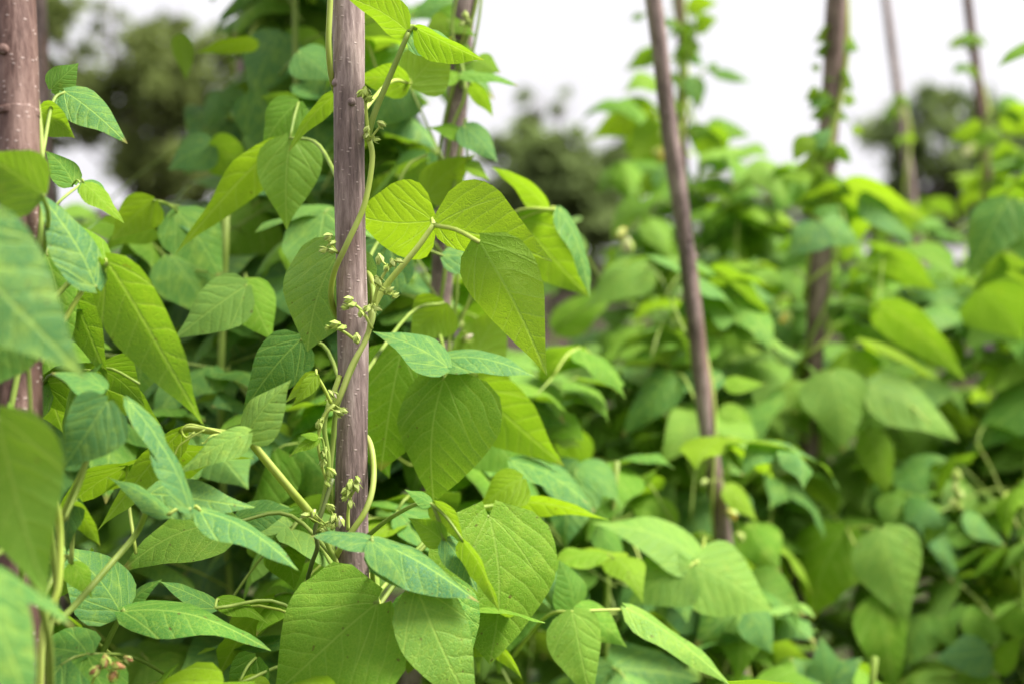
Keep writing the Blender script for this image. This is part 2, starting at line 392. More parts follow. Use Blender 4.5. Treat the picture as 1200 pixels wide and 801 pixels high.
POLES = {}
def mkpole(key, label, spec, r0, r1, mat, **k):
    pts = ground_ext(*spec); o, cp = pole(label, pts, r0, r1, mat, **k); POLES[key] = cp
    return o
mkpole('A', 'straight purple-brown pole in sharp focus with a vine wound round it', (407, 0, 416, 640, 1.10, 1.10), .0112, .0130, M_POLE, seed=3, knots=9)
mkpole('B', 'slimmer out-of-focus pole just right of the sharp pole, leaning, full of shoots', (546, 0, 512, 400, 1.47, 1.50), .0108, .0122, M_POLE, seed=5)
mkpole('C', 'thick reddish-brown blurred pole at the far left edge behind big leaves', (20, 0, 22, 260, .97, .95), .0136, .0142, M_POLE2, seed=8, knots=2)
mkpole('C2', 'thin pinkish pole right behind the thick pole at the left edge', (46, 0, 52, 130, 1.95, 1.95), .0088, .010, M_POLE, seed=12)
mkpole('H', 'faint blurred pole among the big dark leaves left of the sharp pole', (290, 0, 284, 130, 2.2, 2.2), .010, .012, M_POLE, seed=14)
mkpole('D', 'slender bare mauve pole leaning left across the middle of the right-hand bean row', (766, 0, 848, 640, 1.80, 1.88), .0098, .0128, M_POLE, seed=17, knots=6)
mkpole('D2', 'thin upright stick wrapped in pale vines behind the leaning mauve pole', (796, 0, 806, 300, 2.75, 2.75), .0062, .008, M_POLE2, seed=19)
mkpole('E', 'stout blurred pole with a yellowish vine rising from the right-hand row', (982, 0, 952, 450, 2.20, 2.25), .0158, .0150, M_POLE3, seed=23)
mkpole('F', 'faint distant stick with pale tan lower half before the round dark tree', (1038, 0, 1066, 215, 3.7, 3.7), .0080, .0135, M_POLE, seed=29)
mkpole('G', 'narrow dark distant pole leaning left, farthest right in view', (1134, 0, 1160, 225, 3.2, 3.2), .0082, .0130, M_POLE2, seed=31)
mkpole('I', 'pole standing just beyond the right edge behind the bean leaves', (1262, 0, 1258, 300, 2.3, 2.3), .012, .014, M_POLE, seed=37)
def axis(key):
    cp = POLES[key]
    def f(p):
        q = min(cp, key=lambda c: abs(c.z - p.z)); return (q.x, q.y)
    return f
for key, y0, y1 in (('A', 0, 655), ('B', 0, 120), ('B', 300, 400), ('C', 0, 260), ('D', 0, 640), ('E', 0, 220), ('E', 290, 440), ('F', 0, 215), ('G', 0, 225), ('D2', 0, 160), ('C2', 0, 130)):
    for c in POLES[key]:
        x, y, d = proj(c)
        if y0 - 20 < y < y1: protect(x, y, 62 / d, d); 

def plant(key, label, group='bean plants climbing the poles'):
    cp = POLES[key]; b = cp[-1]
    p = Plant('bean_plant', (b.x + .02, b.y - .02, 0), label, group=group)
    p.axis_at = axis(key); p.key = key
    return p
def helix(pl, key, z0, z1, turns, off, ph, rad, mat=None, n=14):
    cp = POLES[key]; pts = []
    for i in range(n * max(1, int(turns)) + 1):
        t = i / (n * max(1, int(turns))); z = z0 + (z1 - z0) * t; x, y = axis(key)(Vector((0, 0, z)))
        q0 = min(cp, key=lambda c: abs(c.z - z)); an = ph + turns * 2 * math.pi * t
        k = (z - q0.z); j = cp.index(q0); j2 = min(j + 1, len(cp) - 1) if k < 0 else max(j - 1, 0); q1 = cp[j2]
        if abs(q1.z - q0.z) > 1e-6: tt = k / (q1.z - q0.z); x, y = q0.x + (q1.x - q0.x) * tt, q0.y + (q1.y - q0.y) * tt
        pts.append(Vector((x + off * math.cos(an), y + off * math.sin(an), z)))
    return pl.tube('stem', pts, rad, mat, sub=2)

# ---------------------------------------------------------------- ground, far things
def build_ground():
    V, Fc = [], []; xs = [-60 + i * 120 / 8 for i in range(9)]
    def add(x0, x1, y0, y1, nx, ny, amp):
        b = len(V)
        for j in range(ny + 1):
            for i in range(nx + 1):
                x = x0 + (x1 - x0) * i / nx; y = y0 + (y1 - y0) * j / ny
                e = min(1, min(i, nx - i, j, ny - j) / 3)
                z = amp * e * (noise.noise(Vector((x * 3, y * 3, 0))) + .5 * noise.noise(Vector((x * 11, y * 11, 3))))
                V.append(Vector((x, y, z)))
        for j in range(ny):
            for i in range(nx):
                a = b + j * (nx + 1) + i; Fc.append((a, a + 1, a + nx + 2, a + nx + 1))
    X = [-250, -3, 4, 250]; Y = [-60, -1, 7, 300]
    for i in range(3):
        for j in range(3):
            if i == 1 and j == 1: add(X[1], X[2], Y[1], Y[2], 120, 130, .03)
            else: add(X[i], X[i + 1], Y[j], Y[j + 1], 2, 2, 0)
    o = mesh_obj('ground', V, Fc, M_SOIL); o['kind'] = 'structure'; o['label'] = 'dark bare garden soil under the bean rows'
build_ground()

# ---------------------------------------------------------------- the plants read from the photograph
LP = {}
for key, lab in (('A', 'bean plant twining up the sharp pole in focus, with bright veined leaves and buds'),
                 ('B', 'bean plant on the pole just behind the sharp one, with backlit yellow-green leaves'),
                 ('C', 'bean plant at the left edge with very large soft-focus leaves close by'),
                 ('H', 'tall dark-leaved bean plant filling the space left of the sharp pole'),
                 ('C2', 'bean plant on the thin pink pole at the left edge, seen behind nearer leaves'),
                 ('D', 'bushy bean plant at the foot of the leaning mauve pole'),
                 ('D2', 'peaked bean plant climbing the thin stick behind the leaning mauve pole'),
                 ('E', 'bean plant round the stout pole with sparse small leaves above a dense skirt'),
                 ('F', 'low distant bean plant at the foot of the faint tan stick'),
                 ('G', 'distant bean plant reaching up the narrow dark pole farthest right'),
                 ('I', 'bean plant leaning into view from the right edge')):
    LP[key] = plant(key, lab)
A, B, C, H, D, E, I_ = (LP[k] for k in 'ABCHDEI')
U = dict(under=True)
# --- plant A: hero leaves -------------------------------------------------
leaf(A, [(513, 264, 648, 307, 84, 1.08, .98, dict(under=True, roll=18, asym=.42, fold=-.15, bulge=-.05, dt=-.02, wave=.02)),
         (506, 259, 408, 250, 96, 1.13, .97, dict(under=True, roll=28, fold=-.12, bulge=-.04, dt=.02)),
         (562, 284, 641, 440, 88, 1.06, .98, dict(under=True, roll=18, fold=-.2, bulge=-.05, dt=-.01))],
     [(436, 362, 1.085), (452, 335, 1.085), (487, 293, 1.08), (508, 264, 1.08)], srad=.0024, smat=M_STEM_Y)
leaf(A, [(476, 36, 404, -4, 42, 1.07, .82, dict(under=True, roll=40, fold=-.2)),
         (489, 34, 568, 71, 36, 1.07, .80, dict(under=True, roll=52, fold=.5, bulge=.03)),
         (484, 34, 545, 58, 34, 1.10, .15, dict(roll=62, fold=.4))],
     [(430, 163, 1.085), (440, 130, 1.08), (462, 78, 1.075), (479, 38, 1.07)], srad=.0024, smat=M_STEM)
leaf(A, [(482, 98, 530, 42, 66, 1.28, .92, dict(under=True, roll=25)), (478, 97, 415, 92, 40, 1.27, .8, dict(under=True, roll=40))], smat=M_STEM_Y)
leaf(A, [(400, 290, 360, 412, 102, 1.13, .28, dict(pale=.9, rnd=1., roll=36, fold=.15, bulge=.05))])
leaf(A, [(470, 414, 446, 552, 112, 1.24, .66, dict(rnd=1., roll=28, fold=.10, bulge=.05)),
         (520, 444, 508, 588, 116, 1.19, .66, dict(asym=-.24, pale=.3, rnd=1., roll=32, fold=.12, bulge=.07))], [(500, 400, 1.40), (512, 430, 1.3), (520, 444, 1.19)], smat=M_STEM_Y, rachis=False)
leaf(A, [(524, 430, 436, 388, 42, 1.17, .15, dict(roll=58, fold=.1)), (516, 421, 628, 441, 32, 1.2, .12, dict(roll=62, fold=.2, bulge=.1))], [(512, 380, 1.4), (520, 410, 1.28), (522, 428, 1.18)])
leaf(A, [(441, 707, 322, 812, 164, 1.02, .66, dict(pale=.45, rnd=1., roll=30, fold=.10, bulge=.10, wave=.035))],
     [(437, 640, 1.13), (441, 680, 1.06), (441, 707, 1.02)], srad=.0026, smat=M_STEM)
leaf(A, [(438, 634, 362, 628, 24, .99, .03, dict(roll=68, fold=.25)), (436, 633, 563, 706, 50, 1.00, .0, dict(roll=52, fold=.5, bulge=.09)),
         (436, 634, 479, 696, 34, .98, .03, dict(roll=50, fold=.3, bulge=.1))],
     [(445, 720, 1.08), (437, 680, 1.04), (436, 634, 1.0)], srad=.0018)
leaf(A, [(505, 590, 474, 573, 17, 1.02, .2, dict(roll=45)), (510, 589, 544, 640, 28, 1.02, .85, dict(under=True, roll=38, fold=.4)),
         (520, 634, 478, 606, 32, 1.02, .82, dict(under=True, roll=30)), (522, 632, 560, 694, 34, 1.02, .10, dict(roll=30)),
         (543, 634, 585, 716, 24, 1.01, .8, dict(under=True, roll=55, fold=.5))],
     [(430, 628, 1.08), (455, 608, 1.06), (488, 590, 1.03), (506, 590, 1.02)], srad=.0015, smat=M_STEM)
leaf(A, [(503, 684, 540, 828, 112, 1.04, .24, dict(roll=26, fold=.35, bulge=.05)), (488, 690, 562, 842, 88, 1.00, .36, dict(pale=.8, roll=16, fold=.1))],
     [(452, 730, 1.09), (480, 705, 1.05), (500, 686, 1.03)], srad=.0022, smat=M_STEM)
leaf(A, [(573, 604, 574, 778, 150, 1.17, .80, dict(pale=.5, rnd=1., roll=30, fold=.08, bulge=.08))])
leaf(A, [(597, 588, 716, 609, 22, 1.3, .98, dict(under=True, roll=60))])
leaf(A, [(520, 355, 480, 400, 62, 1.34, .88, dict(under=True, roll=20))])
leaf(A, [(352, 398, 285, 482, 66, 1.17, .28, dict(roll=25))])
leaf(A, [(288, 511, 342, 444, 50, 1.00, .10, dict(pale=1., roll=40, fold=.35, bulge=.04)), (291, 507, 206, 556, 34, .98, .10, dict(pale=1., roll=48, fold=.3)),
         (212, 505, 112, 624, 38, 1.06, .84, dict(under=True, roll=45, fold=.3))],
     [(370, 608, 1.07), (340, 573, 1.04), (300, 525, 1.01), (288, 511, 1.00), (262, 507, 1.02), (226, 502, 1.05), (212, 505, 1.06)], srad=.0026, smat=M_STEM_Y, rachis=False)
leaf(A, [(368, 437, 334, 472, 17, 1.05, .95, dict(under=True, roll=25)), (371, 439, 342, 476, 19, 1.04, .90, dict(roll=25))],
     [(388, 472, 1.06), (380, 455, 1.055), (370, 437, 1.05)], srad=.0012, smat=M_STEM_Y)
leaf(A, [(374, 514, 338, 535, 13, 1.05, .8, dict(roll=35)), (372, 512, 352, 509, 10, 1.05, .8, dict(roll=45))], [(383, 540, 1.06), (378, 515, 1.06), (373, 513, 1.05)], srad=.0008)
leaf(A, [(176, 578, 300, 594, 50, .98, .03, dict(roll=34, fold=.15, pale=.3)), (196, 603, 124, 558, 22, .95, .02, dict(roll=60, fold=.3)), (235, 598, 350, 668, 36, .96, .06, dict(roll=55, fold=.4)), (222, 596, 156, 476, 30, .93, .04, dict(roll=58, fold=.3))],
     [(172, 592, .99), (195, 594, .98), (224, 597, .96)], srad=.0016, smat=M_STEM_Y)
leaf(A, [(272, 612, 140, 670, 68, 1.12, .52, dict(pale=.8, roll=40, bulge=.1)), (276, 608, 345, 596, 42, 1.16, .2, dict(roll=50))])
leaf(A, [(141, 716, 66, 636, 78, 1.04, .12, dict(roll=35)), (145, 716, 318, 762, 44, 1.02, .20, dict(roll=60, fold=.25, bulge=.09)),
         (143, 718, 190, 678, 24, 1.1, .2, dict(roll=55))], [(104, 800, 1.04), (122, 760, 1.04), (143, 718, 1.04)], srad=.0022, smat=M_STEM)
leaf(A, [(252, 712, 186, 680, 24, 1.08, .2, dict(roll=50)), (256, 702, 314, 730, 24, 1.1, .7, dict(roll=55))])
leaf(A, [(340, 162, 336, 270, 78, 1.27, .62, dict(pale=.8, roll=18)), (350, 120, 308, 176, 50, 1.3, .5, dict(roll=30))])
leaf(A, [(395, 110, 338, 178, 22, 1.2, .85, dict(under=True, roll=55))])
leaf(A, [(280, 800, 330, 860, 60, 1.1, .9, dict(roll=20)), (300, 770, 268, 830, 50, 1.12, .5, dict(roll=25))])
leaf(A, [(455, 285, 415, 400, 78, 1.30, .06, dict(roll=30)), (520, 300, 590, 305, 34, 1.28, .10, dict(roll=55))])
leaf(A, [(330, 640, 345, 690, 50, 1.18, .75, dict(roll=25)), (360, 600, 330, 640, 44, 1.2, .6, dict(roll=25))])
# --- plant A: twining stems on the pole, read from the photograph ---------
S = A.tube
S('stem', [P(388, -60, 1.088), P(387, 0, 1.088), P(385, 55, 1.088), P(390, 98, 1.10), P(402, 125, 1.128), P(424, 152, 1.11), P(433, 166, 1.087), P(436, 190, 1.082),
           P(427, 240, 1.078), P(407, 285, 1.078), P(392, 318, 1.085), P(388, 348, 1.095), P(396, 372, 1.118), P(415, 392, 1.126), P(433, 360, 1.118), P(438, 336, 1.11), P(431, 318, 1.12)],
  .0023, M_STEM_Y, sides=8)
S('stem', [P(431, 318, 1.12), P(438, 345, 1.104), P(437, 372, 1.086), P(428, 398, 1.080), P(416, 424, 1.078), P(404, 452, 1.078), P(394, 480, 1.082), P(390, 520, 1.088), P(387, 560, 1.09),
           P(392, 600, 1.10), P(405, 625, 1.12), P(424, 640, 1.13)], .0021, M_STEM, sides=8)
S('stem', [P(436, 362, 1.082), P(430, 395, 1.077), P(412, 428, 1.074), P(396, 468, 1.074), P(386, 476, 1.078), P(398, 440, 1.09)], .0021, M_STEM_Y, sides=8)
S('stem', [P(421, 505, 1.125), P(433, 517, 1.11), P(438, 545, 1.095), P(436, 575, 1.083), P(427, 600, 1.078), P(413, 621, 1.077), P(400, 640, 1.08), P(394, 656, 1.10), P(404, 672, 1.13), P(430, 672, 1.12), P(437, 690, 1.10),
           P(446, 720, 1.085), P(440, 760, 1.08), P(436, 830, 1.08), P(430, 1000, 1.09)], .0023, M_STEM_Y, sides=8)
S('stem', [P(386, 470, 1.078), P(380, 500, 1.074), P(385, 540, 1.075), P(380, 580, 1.078), P(375, 610, 1.075), P(385, 640, 1.08), P(396, 665, 1.09), P(402, 720, 1.1), P(410, 900, 1.1)], .0019, M_STEM, sides=8)
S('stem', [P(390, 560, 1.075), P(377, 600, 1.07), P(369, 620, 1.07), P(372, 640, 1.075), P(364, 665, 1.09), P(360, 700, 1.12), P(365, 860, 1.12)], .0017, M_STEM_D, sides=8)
S('tendril', [P(262, 507, 1.0), P(238, 500, 1.0), P(222, 497, 1.0), P(213, 503, 1.0), P(218, 512, 1.0), P(228, 506, 1.0)], .0006, M_STEM_Y)
S('tendril', [P(240, 503, 1.0), P(224, 512, 1.0), P(210, 522, 1.0), P(204, 534, 1.0)], .0006, M_STEM_Y)
S('tendril', [P(262, 508, 1.0), P(248, 510, .99), P(240, 518, .99), P(236, 519, .99)], .0005, M_STEM_Y)

def ellipsoid(V, Fc, c, ax, r, n=7, m=5, beak=0):
    ax = ax.normalized(); a = ax.orthogonal().normalized(); b = ax.cross(a); base = len(V)
    L = r * 1.7
    for i in range(m + 1):
        t = i / m; rr = r * math.sin(math.pi * (t * .92 + .06)) * (1 - .25 * t)
        for k in range(n):
            an = 2 * math.pi * k / n; V.append(c + ax * (t - .5) * 2 * L + (a * math.cos(an) + b * math.sin(an)) * rr + a * beak * r * t * t)
    for i in range(m):
        for k in range(n):
            Fc.append((base + i * n + k, base + i * n + (k + 1) % n, base + (i + 1) * n + (k + 1) % n, base + (i + 1) * n + k))
    Fc.append(tuple(base + k for k in reversed(range(n)))); Fc.append(tuple(base + m * n + k for k in range(n)))
def cluster(pl, stalk, buds, srad=.0009, smat=None):
    """stalk: photo points; buds: (px, py, r_px, dirx, diry, mat)"""
    pts = catmull([P(*q) for q in stalk], 5); d0 = stalk[-1][2]
    V, Fc = tube_geo([p - pl.base for p in pts], lambda t: srad * (1.3 - .4 * t), 6)
    for bx, by, r, dx, dy, m in buds:
        c = P(bx, by, d0 - .002); e = min(pts, key=lambda q: (q - c).length)
        tube_geo([e - pl.base, (e + c) / 2 - pl.base, c - pl.base], srad * .6, 5, V, Fc)
    root = mesh_obj('flower_stalk', V, Fc, smat or M_STEM_Y, pl.o)
    for k, (bx, by, r, dx, dy, m) in enumerate(buds):
        V, Fc = [], []; rr = r * d0 / F
        c = P(bx, by, d0 - .003) - pl.base; ax = Vector((dx, -.25, -dy)).normalized()
        ellipsoid(V, Fc, c, ax, rr * .62, beak=.5)
        mesh_obj('bud', V, Fc, m, root)
        # calyx: pointed green bracts hugging the bud
        V, Fc, = [], []; a = ax.orthogonal().normalized(); b = ax.cross(a)
        for q in range(4):
            an = q * math.pi / 2 + k; r1 = a * math.cos(an) + b * math.sin(an); s1 = ax.cross(r1); i = len(V)
            p0 = c - ax * rr * 1.05
            V += [p0 + s1 * rr * .3, p0 - s1 * rr * .3, p0 + ax * rr * .9 - s1 * rr * .42 + r1 * rr * .66, p0 + ax * rr * .9 + s1 * rr * .42 + r1 * rr * .66, p0 + ax * rr * 1.9 + r1 * rr * .85]
            Fc += [(i, i + 1, i + 2, i + 3), (i + 3, i + 2, i + 4)]
        mesh_obj('calyx', V, Fc, M_BUD, root, smooth=False)
    return root
YB, PB = M_BUD, M_PETAL
cluster(A, [(432, 165, 1.08), (430, 140, 1.078), (428, 118, 1.076)], [(424, 110, 7, -.6, .9, YB), (429, 108, 7, .3, .9, YB), (432, 116, 6, .5, -.2, YB), (430, 152, 5, -.4, .8, YB)], srad=.0013)
cluster(A, [(433, 165, 1.08), (440, 155, 1.078), (446, 148, 1.077)], [(447, 146, 6, .8, .7, YB), (441, 164, 5, 1, .2, YB), (429, 159, 5, -.3, .9, YB)])
cluster(A, [(398, 300, 1.10), (392, 292, 1.088), (386, 286, 1.083)], [(384, 277, 6, -.8, .4, YB), (389, 285, 5, -.5, .3, YB), (379, 293, 6, -1, .1, YB), (389, 294, 5, -1, 0, YB)])
cluster(A, [(438, 355, 1.08), (443, 335, 1.075), (452, 318, 1.074), (462, 308, 1.074)],
        [(445, 304, 7, .1, .9, YB), (461, 308, 6, .5, .8, YB), (468, 306, 5, .9, .6, YB), (453, 314, 5, -.2, .9, YB), (444, 330, 8, .6, .8, YB), (456, 341, 7, 1, -.5, YB), (463, 346, 5, .8, -.8, YB), (442, 362, 6, .7, .4, YB), (430, 362, 6, -.5, .6, YB)], srad=.0012)
cluster(A, [(436, 385, 1.075), (425, 365, 1.07), (410, 353, 1.068)], [(408, 351, 6, -1, .3, YB), (412, 357, 6, -1, .1, YB), (404, 360, 5, -1, -.2, YB), (423, 368, 5, .2, .9, YB)], srad=.001)
cluster(A, [(420, 402, 1.07), (405, 390, 1.066), (390, 382, 1.064)], [(392, 380, 7, -1, .2, YB), (400, 384, 6, -1, .2, YB), (384, 384, 4, -1, -.1, YB), (418, 396, 6, 0, 1, YB)], srad=.001)
cluster(A, [(392, 474, 1.072), (380, 486, 1.068), (373, 512, 1.066), (375, 535, 1.066), (382, 562, 1.066)],
        [(374, 497, 6, 0, 1, YB), (377, 492, 4, -.4, 1, YB), (402, 481, 6, .9, .5, YB), (397, 484, 6, .8, .5, YB), (381, 530, 7, 0, .9, YB), (379, 542, 6, -.3, .8, YB), (388, 553, 7, .5, .8, YB), (384, 566, 5, .6, .6, YB)], srad=.0012)
cluster(A, [(408, 620, 1.072), (408, 600, 1.07), (411, 582, 1.068)],
        [(406, 575, 7, -.5, .9, YB), (411, 568, 7, 0, 1, YB), (418, 570, 7, .5, .9, YB), (404, 583, 5, -.8, .6, YB), (411, 590, 6, .1, .8, YB), (419, 562, 5, .3, 1, YB)], srad=.0012)
cluster(A, [(372, 622, 1.07), (382, 614, 1.064), (392, 610, 1.06)],
        [(399, 611, 7, .1, 1, PB), (391, 607, 6, -.2, .9, YB), (386, 613, 5, -.6, .3, YB), (390, 616, 5, .2, -.6, YB), (387, 594, 6, .8, .7, YB), (380, 620, 5, -.5, -.4, YB), (357, 603, 6, -1, .2, YB), (368, 601, 5, -.2, .9, PB)], srad=.001)
cluster(A, [(385, 462, 1.07), (392, 464, 1.068)], [(387, 461, 5, .3, .9, YB), (392, 462, 5, .6, .6, PB), (384, 467, 4, -.4, .5, YB)], srad=.0008)
cluster(C, [(100, 830, .95), (112, 790, .95), (128, 778, .95)], [(112, 785, 8, -.5, .5, M_DRY), (124, 774, 8, .2, .8, M_DRY), (138, 780, 9, .6, .2, M_DRY), (132, 792, 9, .2, -.5, M_DRY), (150, 772, 6, .8, .5, M_DRY)])
# --- plant C: big near leaves --------------------------------------------
leaf(C, [(-80, 262, 102, 444, 150, .74, .02, dict(roll=5, fold=.12))])
leaf(C, [(-4, 488, 56, 700, 128, .76, .62, dict(under=True, roll=22, fold=.12)), (-30, 680, 40, 842, 92, .72, .12, dict(roll=25))], [(60, 812, .85), (52, 720, .8), (0, 560, .78), (-4, 488, .76)], srad=.002, rachis=False)
leaf(C, [(-20, 660, 88, 736, 26, .76, .15, dict(roll=62, fold=.3))])
leaf(C, [(126, 470, 72, 550, 76, .90, .06, dict(roll=30, fold=.2)), (122, 456, 60, 436, 30, .93, .03, dict(roll=60)), (150, 470, 222, 600, 22, .93, .05, dict(roll=60))], [(70, 610, .92), (98, 545, .9), (122, 476, .9)], srad=.0015, rachis=False)
leaf(C, [(112, 336, 38, 218, 52, .94, .03, dict(roll=42, fold=.25))])
leaf(C, [(50, 228, -20, 178, 80, .86, .68, dict(under=True, roll=25))])
leaf(C, [(126, 308, 240, 500, 74, .95, .76, dict(under=True, roll=35, fold=.25)), (122, 310, 62, 250, 34, .98, .7, dict(roll=45))], smat=M_STEM_Y)
leaf(C, [(58, 292, 128, 448, 66, 1.02, .66, dict(under=True, roll=35)), (55, 300, 80, 420, 52, 1.0, .6, dict(roll=35))])
leaf(C, [(76, 108, 150, 169, 46, 1.05, .13, dict(roll=35, fold=.2)), (60, 105, 92, 74, 40, 1.08, .5, dict(roll=40)), (46, 130, 88, 162, 40, 1.04, .84, dict(under=True, roll=35))],
     [(36, 250, .98), (50, 180, 1.0), (62, 120, 1.04), (76, 108, 1.05)], srad=.0013, rachis=False)
leaf(C, [(100, 216, 146, 262, 26, 1.0, .85, dict(roll=45)), (86, 216, 52, 176, 34, 1.04, .3, dict(roll=35)), (98, 214, 128, 236, 26, 1.02, .2, dict(roll=45))], [(50, 262, 1.0), (70, 236, 1.0), (95, 216, 1.02)], srad=.001)
leaf(C, [(30, 380, -30, 470, 70, .85, .2, dict(roll=30)), (40, 560, 10, 470, 60, .88, .6, dict(roll=40))])
leaf(C, [(84, 660, 108, 700, 30, .98, .7, dict(roll=40)), (80, 590, 118, 640, 26, .98, .8, dict(roll=50, under=True)), (90, 585, 78, 650, 24, .98, .08, dict(roll=50))])
C.tube('stem', [P(60, 560, .86), P(70, 620, .88), P(68, 690, .88), P(50, 740, .88), P(45, 900, .9)], .0022, M_STEM_Y)
C.tube('stem', [P(58, 600, .9), P(66, 700, .92), P(56, 760, .92), P(60, 900, .92)], .0018, M_STEM)
C.tube('stem', [P(174, 592, .99), P(160, 624, 1.0), P(130, 660, .98), P(90, 706, .95), P(66, 730, .93)], .0024, M_STEM)
C.tube('stem', [P(108, 520, .93), P(92, 570, .93), P(74, 610, .92)], .0017, M_STEM)
# --- plants H and B: the dark wall left of the pole and the shoots right of it
leaf(H, [(330, 168, 204, 300, 44, 1.30, .97, dict(under=True, roll=50))], smat=M_STEM_Y)
leaf(H, [(180, 235, 130, 282, 50, 1.35, .85, dict(under=True, roll=30)), (208, 248, 262, 330, 70, 1.4, .3, dict(roll=30))])
leaf(H, [(288, 335, 203, 398, 62, 1.28, .12, dict(pale=.8, roll=30)), (286, 330, 320, 400, 62, 1.3, .7, dict(roll=30))])
leaf(H, [(250, 170, 196, 200, 46, 1.6, .1, dict(roll=35)), (246, 172, 300, 210, 50, 1.6, .8, dict(roll=35, under=True))])
leaf(H, [(262, 110, 240, 152, 34, 1.9, .1, dict(roll=35)), (262, 108, 300, 130, 30, 1.9, .15, dict(roll=35)), (210, 42, 218, 95, 26, 1.7, .95, dict(under=True, roll=20)), (300, 50, 228, 62, 22, 1.6, .9, dict(under=True, roll=50))], rachis=False)
leaf(H, [(350, 62, 392, 95, 50, 1.5, .12, dict(roll=30)), (300, 110, 330, 205, 66, 1.7, .06, dict(roll=30)), (330, 40, 296, 120, 70, 1.75, .06, dict(roll=30)), (372, 95, 372, 190, 74, 1.6, .05, dict(roll=30))], rachis=False)
leaf(H, [(200, 300, 250, 380, 72, 1.5, .25, dict(roll=30)), (180, 390, 160, 470, 60, 1.3, .3, dict(roll=30))], rachis=False)
leaf(B, [(656, 246, 692, 350, 24, 1.38, .10, dict(roll=60)), (608, 258, 690, 348, 82, 1.40, .88, dict(under=True, roll=22)), (640, 246, 576, 196, 26, 1.40, .8, dict(under=True, roll=55))], [(530, 320, 1.46), (580, 270, 1.42), (610, 246, 1.39), (656, 246, 1.38)], srad=.0016, smat=M_STEM_Y)
leaf(B, [(556, 457, 662, 546, 78, 1.36, .84, dict(under=True, roll=28))])
leaf(B, [(548, 440, 600, 350, 66, 1.45, .88, dict(under=True, roll=28)), (560, 440, 610, 480, 60, 1.42, .86, dict(under=True, roll=28))])
leaf(B, [(544, 148, 583, 190, 36, 1.42, .10, dict(roll=42)), (543, 158, 500, 150, 18, 1.42, .6, dict(roll=55)), (548, 190, 574, 212, 16, 1.42, .8, dict(roll=50))])
leaf(B, [(540, 88, 608, 101, 14, 1.42, .4, dict(roll=62)), (536, 88, 480, 108, 18, 1.42, .7, dict(roll=60)), (552, 100, 578, 138, 20, 1.44, .7, dict(roll=50, under=True))])
leaf(B, [(500, 230, 556, 182, 52, 1.43, .92, dict(under=True, roll=30)), (478, 235, 500, 185, 40, 1.5, .7, dict(under=True, roll=30))], [(520, 300, 1.45), (470, 232, 1.42), (478, 195, 1.42), (500, 182, 1.43)], srad=.0016, rachis=False)
leaf(B, [(536, 10, 500, 60, 36, 1.55, .6, dict(roll=40)), (530, 0, 480, 20, 34, 1.6, .1, dict(roll=40)), (470, 100, 440, 150, 66, 1.5, .08, dict(roll=30)), (500, 180, 470, 260, 60, 1.55, .06, dict(roll=30))], rachis=False)
leaf(B, [(470, 230, 450, 340, 90, 1.55, .05, dict(roll=25)), (560, 500, 610, 560, 80, 1.4, .5, dict(roll=30)), (600, 540, 690, 590, 30, 1.35, .1, dict(roll=58)), (612, 560, 560, 600, 50, 1.3, .9, dict(roll=45))], rachis=False)
for pts, r in (([(538, -20, 1.45), (530, 40, 1.45), (548, 75, 1.45), (560, 30, 1.45), (566, -20, 1.46)], .0016), ([(520, 215, 1.45), (530, 150, 1.44), (545, 110, 1.44), (538, 60, 1.45)], .002),
               ([(508, 390, 1.47), (520, 330, 1.45), (528, 250, 1.44), (536, 190, 1.44), (546, 140, 1.45)], .0022), ([(530, 400, 1.46), (536, 320, 1.45), (528, 260, 1.45)], .002),
               ([(520, 400, 1.46), (555, 350, 1.45), (584, 322, 1.44)], .0022), ([(492, 320, 1.45), (520, 365, 1.46), (508, 400, 1.46)], .0014), ([(480, 100, 1.5), (500, 145, 1.48), (525, 200, 1.45)], .0012)):
    B.tube('stem', [P(*q) for q in pts], r, M_STEM)
cluster(B, [(540, 380, 1.44), (550, 350, 1.44), (557, 325, 1.44)], [(557, 318, 8, .2, .8, PB), (552, 324, 6, -.3, .6, PB), (560, 330, 6, .4, -.5, PB), (548, 396, 7, .8, -.3, PB), (542, 380, 5, .2, .6, YB)])
cluster(B, [(538, 60, 1.45), (545, 35, 1.44), (546, 22, 1.44)], [(545, 18, 5, 0, 1, YB), (549, 24, 5, .5, .5, YB), (542, 28, 5, -.5, .5, YB)])
# --- leaves under and right of the focus pole -----------------------------
leaf(B, [(671, 717, 694, 822, 66, 1.26, .60, dict(pale=.8, roll=22, fold=.3)), (675, 714, 735, 758, 44, 1.3, .5, dict(roll=40, fold=.2)), (735, 712, 862, 806, 30, 1.28, .42, dict(pale=.8, roll=55, fold=.4)),
         (672, 712, 655, 655, 44, 1.32, .4, dict(roll=40))], [(600, 770, 1.36), (640, 722, 1.3), (675, 716, 1.27), (735, 713, 1.28)], srad=.0014, smat=M_STEM_Y, rachis=False)
leaf(D, [(822, 657, 695, 612, 54, 1.56, .36, dict(pale=.8, roll=48, bulge=.08)), (816, 660, 906, 716, 88, 1.55, .40, dict(pale=.8, roll=30)), (808, 664, 736, 708, 80, 1.54, .30, dict(pale=.8, roll=14)), (880, 715, 905, 765, 44, 1.62, .03, dict(roll=40))], smat=M_STEM_Y)
leaf(D, [(790, 440, 728, 512, 48, 1.95, .12, dict(roll=38)), (700, 620, 735, 672, 30, 1.6, .4, dict(roll=45)), (640, 550, 698, 600, 34, 1.5, .08, dict(roll=50))], rachis=False)
leaf(D, [(760, 312, 686, 362, 52, 2.2, .38, dict(pale=.8, roll=40)), (650, 385, 730, 330, 44, 2.3, .7, dict(roll=35))])
